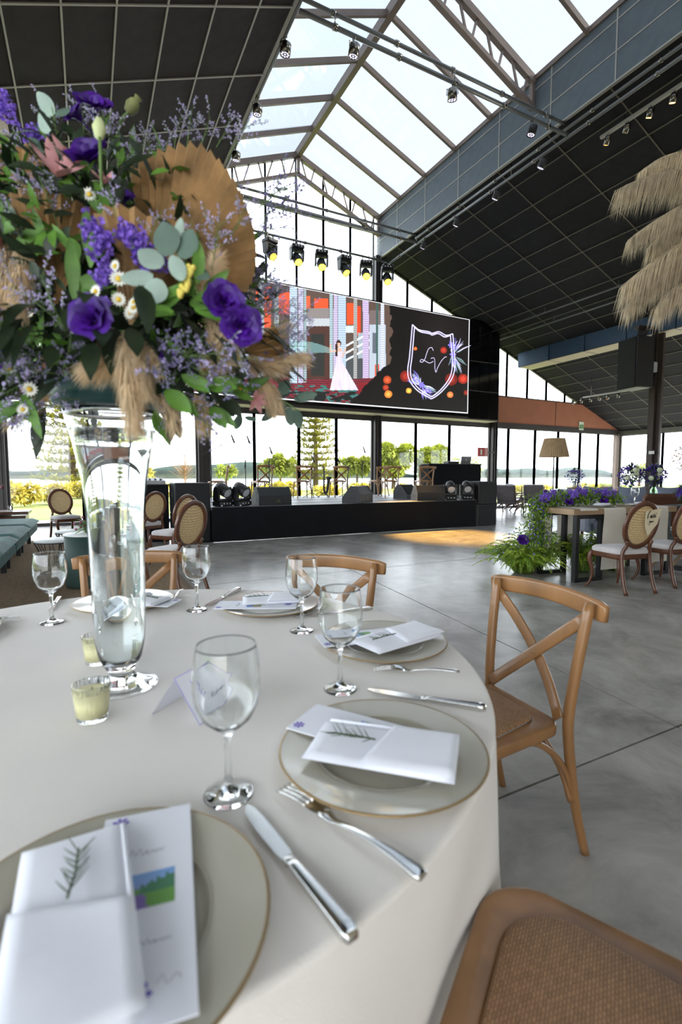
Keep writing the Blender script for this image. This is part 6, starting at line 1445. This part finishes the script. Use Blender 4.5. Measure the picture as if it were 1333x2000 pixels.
for yy in (-.2, .2):
    for k in range(3):
        for s in (-1, 1): MB().tube([(-.4 + .4 * k - s * .2, yy, .0), (-.4 + .4 * k + s * .2, yy, .37)], 1, 4, flat=(.04, .02, (0, 1, 0)), smooth=False).build('cross_leg', m_oak, t)
b_, c_ = bouquet((7.2, 3.75, .885), 'purple and green flowers at the right picture edge beside the last chair', .14, .2, 12, False, .06)
t = thing('side_table', 'small dark side table under the flowers at the right picture edge', 'side table', (7.2, 3.75, 0)); MB().box((0, 0, .86), (.5, .4, .04), bev=.005).build('table_top', m_blk2, t); MB().cyl((0, 0, .02), (0, 0, .84), .03, 10).build('stem', m_blk2, t); MB().lathe([(0, 0), (.18, 0), (.18, .02), (0, .03)], 20).build('base', m_blk2, t)

# big pampas arrangement hanging in at the right edge
pr2 = random.Random(8); base = P(1560, 420, d=3.2); foot = V((base.x, base.y, 0))
t = thing('pampas_stand', 'tall dried pampas grass arrangement hanging in at the right picture edge', 'dried arrangement', foot)
MB().cyl((0, 0, 0), (0, 0, 3.0), .018, 10).build('stand_pole', m_blk2, t); MB().lathe([(0, 0), (.2, 0), (.2, .015), (.03, .03), (0, .03)], 24).build('stand_base', m_blk2, t)
def pdroop(mb, path, n, ln_, th):
    path = cat_rom(path, 5); m = len(path) - 1; mb.tube(path, [.006 * (1 - .7 * i / m) for i in range(m + 1)], 5)
    for k in range(n):
        t_ = pr2.uniform(.12, 1) * m; i = min(m - 1, int(t_)); f = t_ - i; p = path[i] * (1 - f) + path[i + 1] * f; d = (path[i + 1] - path[i]).normalized()
        s = V((pr2.gauss(0, 1), pr2.gauss(0, 1), pr2.gauss(0, .5))).normalized(); L = ln_ * pr2.uniform(.5, 1.1) * (1 - .55 * max(0, t_ / m - .6))
        e1 = p + (d * .5 + s * .3 + V((0, 0, -.35))).normalized() * L * .4; e2 = e1 + (d * .25 + s * .12 + V((0, 0, -1))).normalized() * L * .65
        w2 = (V((0, 0, 1)).cross(s)).normalized() * th * pr2.uniform(.6, 1.5); mb.add([p - w2, p + w2, e1 + w2, e1 - w2, e2], [(0, 1, 2, 3), (3, 2, 4)])
    return mb
for pts, n, L in (([(1420, 330), (1360, 295), (1300, 305), (1258, 330)], 1500, .16), ([(1420, 350), (1350, 330), (1280, 340), (1222, 362)], 2600, .24), ([(1420, 400), (1350, 395), (1290, 425), (1238, 460)], 1500, .20), ([(1420, 430), (1360, 420), (1310, 440), (1280, 470)], 1600, .26), ([(1420, 490), (1350, 470), (1290, 500), (1232, 545)], 2600, .30), ([(1420, 520), (1350, 510), (1280, 545), (1232, 590)], 2200, .22), ([(1420, 560), (1370, 540), (1320, 560), (1290, 590)], 1500, .24)):
    dd = pr2.uniform(-.12, .12); pdroop(MB(), [P(x, y, d=3.2 + dd) - foot for x, y in [(1550, pts[0][1] + 10)] + list(pts)], int(n * .8), L * 1.12, .0017).build('pampas_plume', m_pamp2, t)
# ================================================================= LEFT LOUNGE
m_velv = M('green_velvet_sofa', (40, 92, 88), .75, var=.25, vs=5, sheen=.1, bump=.06, bs=60)
m_rug = M('sisal_rug', (132, 114, 92), .95, var=.22, vs=30, bump=.4, bs=260, spec=.1)
t = thing('woven_rug', 'brown woven rug under the lounge chairs', 'rug', (0, 0, 0)); MB().box((-.55, 8.0, .004), (3.1, 6.5, .008)).build('rug_field', m_rug, t)
MB().box((.98, 8.0, .006), (.06, 6.5, .012)).build('rug_border', M('rug_edge', (104, 88, 70), .95), t)
t = thing('green_sofa', 'long green velvet modular sofa at the left', 'sofa', (-1.42, 0, 0))
for k in range(4):
    y0 = 10.9 - 1.55 * k; MB().box((0, y0 - .76, .30), (1.06, 1.52, .15), bev=.03).build('base_module', m_velv, t); pillow(MB(), 1.10, 1.53, .13, 12, 14, z0=.355, e=.05, wr=.004, seed=k).xf(Matrix.Translation((.02, y0 - .77, 0))).build('seat_cushion', m_velv, t)
    MB().box((-.50, y0 - .76, .62), (.2, 1.5, .44), bev=.05).build('backrest', m_velv, t)
    for yy in (y0 - .15, y0 - 1.35):
        for xx in (-.42, .40): MB().box((xx, yy, .118), (.06, .06, .235)).build('leg', m_blk, t)
m_sand = M('sand_cushion', (196, 176, 156), .85, var=.08, vs=12)
cushion((-1.5, 9.35, .49), R(80), R(-18), .5, 'sand coloured cushion standing on the far end of the green sofa', m_sand); cushion((-1.55, 8.75, .49), R(80), R(-15), .5, 'sand coloured cushion leaning nearer on the green sofa', m_sand)
# wooden tray table beyond the sofa with tulips
t = thing('end_table', 'dark wooden end table behind the green sofa', 'side table', (-1.55, 11.5, 0)); MB().box((0, 0, .56), (1.0, .7, .06), bev=.006).build('table_top', m_wood2, t); MB().box((0, 0, .44), (.9, .62, .12), bev=.006).build('drawer_box', m_wood2, t)
for sx in (-1, 1):
    for sy_ in (-1, 1): MB().box((sx * .42, sy_ * .28, .2), (.06, .06, .4)).build('leg', m_wood2, t)
b_, c_ = bouquet((-1.75, 11.4, .592), 'glass vase of tulips on the dark end table by the sofa', .3, .36, 20, True, .24, M('tulip_dark', (104, 58, 66), .6)) if False else (None, None)
t = thing('tulip_vase', 'glass vase of drooping tulips on the dark end table by the sofa', 'vase', (-1.72, 11.35, .592)); MB().lathe([(0, 0), (.08, 0), (.09, .03), (.075, .14), (.10, .22), (.095, .22), (.07, .14), (.084, .03), (0, .01)], 24, cap=False).build('glass_jar', m_glass, t)
rr = random.Random(4); sm_, lf_ = MB(), MB()
for k in range(16):
    a = rr.uniform(0, 6.28); d = V((math.cos(a), math.sin(a), 0)); e = d * rr.uniform(.15, .34) + V((0, 0, rr.uniform(.3, .52))); pth = bez((0, 0, .05), V((0, 0, .42)) + d * .05, e, 8); sm_.tube(pth, .005, 5)
    leafmesh(lf_, pth[3], (d + V((0, 0, .8))), (0, 0, 1), .26, .035, .35, 5); leafmesh(lf_, pth[2], (V((-d.y, d.x, .8))), (0, 0, 1), .24, .03, .35, 5)
    if k < 7: MB().ball(e, .026, 8, 6, (1, 1, 1.4)).build('tulip_head', M('tulip_dark', (104, 58, 66), .6), t)
sm_.build('stems', m_stem, t, kind='stuff'); lf_.build('leaves', m_lf, t, kind='stuff')
t = thing('glass_tumbler', 'small clear tumbler beside the tulip vase', 'glass', (-1.35, 11.32, .592)); MB().lathe([(0, 0), (.035, 0), (.04, .10), (.037, .10), (.033, .008), (0, .006)], 20, cap=False).build('tumbler_body', m_glass, t)
# drum table and wire stools
t = thing('drum_table', 'dark green drum side table behind the left wine glass', 'side table', (-.02, 6.35, .013)); MB().lathe([(.24, 0), (.25, .02), (.25, .58), (0, .58)], 40).build('drum', M('drum_green', (30, 54, 48), .6), t); MB().lathe([(0, .581), (.255, .581), (.26, .59), (.255, .602), (0, .602)], 40, cap=False).build('white_top', M('white_top', (206, 210, 210), .4), t)
t = thing('table_plant', 'leafy pink flowered plant on the drum table', 'plant', (.02, 6.38, .616)); MB().lathe([(0, 0), (.07, 0), (.085, .05), (0, .05)], 16).build('pot', m_lfd, t)
pm, pf = MB(), MB()
for k in range(130): a = rr.uniform(0, 6.28); d = V((math.cos(a), math.sin(a), rr.uniform(.1, 1.2))).normalized(); leafmesh(pm, V((0, 0, .04)) + d * rr.uniform(0, .05), d, (0, 0, 1), rr.uniform(.1, .22), .02, .4, 4)
for k in range(22): a = rr.uniform(0, 6.28); q_ = rr.uniform(.08, .2); pf.ball((q_ * math.cos(a), q_ * math.sin(a), rr.uniform(.03, .2)), .014, 6, 4)
pm.build('leaves', m_lf, t, kind='stuff'); pf.build('pink_blossoms', M('plum_bloom', (150, 74, 116), .6), t, kind='stuff')
def stool(loc, lb, h_=.46, r_=.24):
    t = thing('wire_stool', lb, 'stool', loc, 0, 'wire stools'); MB().lathe([(0, h_ - .03), (r_ - .01, h_ - .03), (r_, h_ - .015), (r_ - .01, h_), (0, h_)], 36, cap=False).build('white_top', M('white_top', (206, 210, 210), .4), t)
    for z, rr_ in ((h_ - .035, r_ - .01), (.012, r_ - .03)): MB().tube([(rr_ * math.cos(a), rr_ * math.sin(a), z) for a in [2 * PI * k / 28 for k in range(28)]], .006, 5, closed=True).build('ring', m_blk, t)
    for k in range(14):
        a = 2 * PI * k / 14; b = a + (.5 if k % 2 else -.5); MB().tube(bez((r_ * math.cos(a), r_ * math.sin(a), h_ - .035), (.12 * math.cos(a), .12 * math.sin(a), h_ * .5), ((r_ - .03) * math.cos(b), (r_ - .03) * math.sin(b), .012), 6), .005, 5).build('wire', m_blk, t)
stool(P(155, 1060, z=0) + V((0, .0, .009)) if False else V((-.22, 8.25, .009)), 'white topped wire stool behind the drum table'); stool(V((-.40, 7.2, .009)), 'white topped wire stool left of the drum table')
# medallion chairs of the lounge
put_med((.80, 5.55, .012), R(37), 'medallion chair nearest the vase, its seat behind the cross back chair'); put_med((1.05, 7.35, .012), R(36), 'medallion chair half hidden behind the nearest lounge medallion chair'); put_med((.84, 8.95, .012), R(30), 'medallion chair in front of the mixing table left of the subwoofers'); put_med((-.42, 11.05, .012), R(200), 'medallion chair against the garden window seen left of the vase')
# unseen wall behind the camera, added to block light from behind, open at left
struct('wall_back_blocker', MB().box((10.6, -3.95, 4.95), (23, .12, 9.9)).box((-3.6, -3.95, 7.1), (5.4, .12, 5.6)), m_beige, 'unseen beige wall added behind the camera to block light')
# ================================================================= OUTSIDE
m_grass = M('lawn', (116, 126, 62), .9, var=.25, vs=3, bump=.3, bs=60)
m_pave = M('paving', (190, 188, 182), .8, var=.08, vs=3)
m_lake = M('lake_water', (150, 172, 186), .15, var=.05, vs=.05)
m_hill = M('hill_green', (104, 112, 100), .95, var=.25, vs=.03)
struct('ground', MB().box((8, 15.6, -.06), (60, 1.9, .1)), m_pave, 'pale paving outside the end windows')
struct('ground', MB().box((30, 25, -.12), (160, 40, .1)), m_grass, 'lawn beyond the end windows')
struct('ground', MB().box((31, 5, -.1), (18, 19, .1)), m_pave, 'paved terrace beyond the right windows')
struct('ground', MB().box((8, -24, -.1), (70, 40, .1)), m_pave, 'unseen paved ground added behind the camera against uplight')  # unseen ground, added to stop light coming up from below
struct('ground', MB().box((-16, 5, -.1), (19.5, 19, .1)), m_grass, 'lawn beyond the left windows')
tag(MB().box((300, 560, -4.2), (2600, 1030, .4)).build('lake', m_lake), 'pale lake beyond the garden', 'lake', kind='structure')
def ridge(u, v): x = -900 + 2600 * u; h_ = 16 + 9 * math.sin(u * 17) + 5 * math.sin(u * 43 + 1) + 3 * math.sin(u * 97); return (x, 1040 + 60 * (1 - v), -6 + (h_ + 6) * v)
mb = MB(); mb.grid(ridge, 160, 4); mb.grid(lambda u, v: (-900 + 2600 * u, 1040 + 200 * v, 16 + 9 * math.sin(u * 17) + 5 * math.sin(u * 43 + 1) + 3 * math.sin(u * 97)), 160, 2)
tag(mb.build('far_hills', m_hill), 'low hills across the lake', 'hills', kind='structure')
m_t1 = M('conifer_green', (140, 138, 52), .7, var=.3, vs=2, tl=.3, rnd=.1); m_t2 = M('broad_green', (136, 144, 52), .7, var=.35, vs=1.2, tl=.3, rnd=.1); m_t3 = M('bush_yellow', (172, 158, 64), .7, var=.3, vs=1.5, tl=.3, rnd=.15); m_bark = M('bark', (98, 82, 66), .9, var=.2, vs=10); m_bare = M('bare_twigs', (170, 128, 92), .9)
orr = random.Random(31)
def conifer(px, y, hgt, w_, lb):
    q = P(px, 930, y=y); t = thing('araucaria_tree', lb, 'tree', (q.x, y, -.07)); MB().cyl((0, 0, 0), (0, 0, hgt), .28, 8, .05).build('trunk', m_bark, t); mb = MB()
    n = int(hgt / .55)
    for k in range(2, n):
        z = hgt * k / n; L = w_ * (1 - .75 * (k / n) ** 1.6)
        for j in range(10):
            a = 2 * PI * j / 10 + k * .7 + orr.uniform(-.2, .2); d = V((math.cos(a), math.sin(a), 0)); pth = bez((0, 0, z), d * L * .55 + V((0, 0, z - .25)), d * L + V((0, 0, z + .15)), 7)
            for i in range(1, 8):
                for m_ in range(7): leafmesh(mb, pth[i] + V((orr.gauss(0, .06), orr.gauss(0, .06), orr.gauss(0, .05))), d + V((orr.gauss(0, .7), orr.gauss(0, .7), orr.uniform(0, .8))), (0, 0, 1), orr.uniform(.3, .6), .15, .1, 2)
    mb.build('needle_foliage', m_t1, t, kind='stuff')
def blob_tree(px, y, top_py, half_px, lb, mat, nm='broadleaf_tree', n=5200, trunk=True, base_py=938, leaf=.5, cat='tree', flat=.75):
    q = P(px, 930, y=y); ztop = P(px, top_py, y=y).z; sc = (q - _C).dot(_F) / FPX; w_ = half_px * sc; zb_ = max(.2, P(px, base_py, y=y).z)
    t = thing(nm, lb, cat, (q.x, y, -.07)); 
    if trunk:
        MB().cyl((0, 0, 0), (0, 0, (ztop + zb_) / 2), .18, 8, .08).build('trunk', m_bark, t)
    mb = MB(); lob = [V((orr.uniform(-.75, .75) * w_, orr.uniform(-.6, .6) * w_, zb_ + (ztop - zb_) * orr.uniform(.35, .8))) for _ in range(9)]
    for k in range(n):
        c = lob[k % 9]; v = V((orr.gauss(0, 1), orr.gauss(0, 1), orr.gauss(.2, 1))).normalized(); r_ = orr.uniform(.65, 1) * w_ * .42; p = c + V((v.x * r_, v.y * r_, v.z * min(r_, (ztop - zb_) * .42) * flat))
        p.z = max(.15, min(p.z, ztop + .1)); leafmesh(mb, p, v + V((orr.gauss(0, .5), orr.gauss(0, .5), orr.gauss(0, .5))), (0, 0, 1), leaf * orr.uniform(.6, 1.3), leaf * .5, .2, 2)
    mb.build('crown', mat, t, kind='stuff')
conifer(617, 40, 9.5, 2.3, 'araucaria tree behind the middle of the stage'); conifer(142, 36, 9.0, 2.3, 'araucaria tree seen left of the vase')
blob_tree(768, 44, 868, 45, 'round green tree behind the stage near the middle column', m_t2); blob_tree(856, 44, 868, 48, 'spreading green tree behind the black booth', m_t2); blob_tree(698, 48, 888, 30, 'smaller green tree left of the middle column', m_t2, n=2600); blob_tree(548, 48, 888, 30, 'green tree left of the araucaria behind the stage', m_t2, n=2600); blob_tree(442, 60, 910, 18, 'low green tree beside the left stage chair', m_t2, n=700); blob_tree(905, 50, 895, 28, 'green tree top right of the black booth', m_t2, n=900)
blob_tree(1250, 40, 905, 20, 'green tree beyond the right windows', m_t2, n=700); blob_tree(280, 60, 912, 16, 'low green tree beyond the mixing table', m_t3, n=600)
for i, (px, lb) in enumerate(((40, 'yellow green garden bush at the far left window'), (95, 'yellow green garden bush left of the vase'), (150, 'yellow green garden bush behind the vase'), (215, 'yellow green garden bush seen through the vase'), (300, 'yellow green garden bush behind the mixing table'), (500, 'yellow green garden bush behind the left stage chairs'), (560, 'yellow green garden bush behind the third stage chair'), (640, 'yellow green garden bush behind the saxophone'), (710, 'yellow green garden bush behind the fourth stage chair'), (790, 'yellow green garden bush behind the chair pair'), (860, 'yellow green garden bush behind the booth'), (1010, 'yellow green garden bush beyond the armchairs'), (1150, 'yellow green garden bush beyond the far table'), (1060, 'low garden bush behind the lamp'), (1185, 'green garden bush by the right corner'), (-40, 'garden bush beyond the left edge'))):
    blob_tree(px, 25 + (i % 3) * 1.5 + (5 if i in (13, 15, 2) else 0), 946 + (i % 2) * 3, 34, lb, m_t3 if i != 14 else m_t2, 'garden_bush', 1300, False, 995, .22, 'bush', 1.0)
def bare(px, y, top, lb):
    q = P(px, 930, y=y); zt_ = P(px, top, y=y).z; t = thing('bare_tree', lb, 'tree', (q.x, y, -.07)); MB().cyl((0, 0, 0), (0, 0, zt_), .09, 6, .02).build('trunk', m_bare, t); mb = MB()
    for k in range(90):
        z = zt_ * orr.uniform(.3, .95); a = orr.uniform(0, 6.28); L = (zt_ - z) * .5 + .4; d = V((math.cos(a), math.sin(a), orr.uniform(.4, 1.2))).normalized(); mb.tube([(0, 0, z), d * L * .5 + V((0, 0, z)), d * L + V((0, 0, z + .1))], [.02, .012, .005], 3)
    mb.build('twigs', m_bare, t, kind='stuff')
bare(362, 42, 885, 'bare orange tree beyond the mixing table'); bare(190, 42, 890, 'bare orange tree behind the vase')
# glass balustrade rail along the garden edge
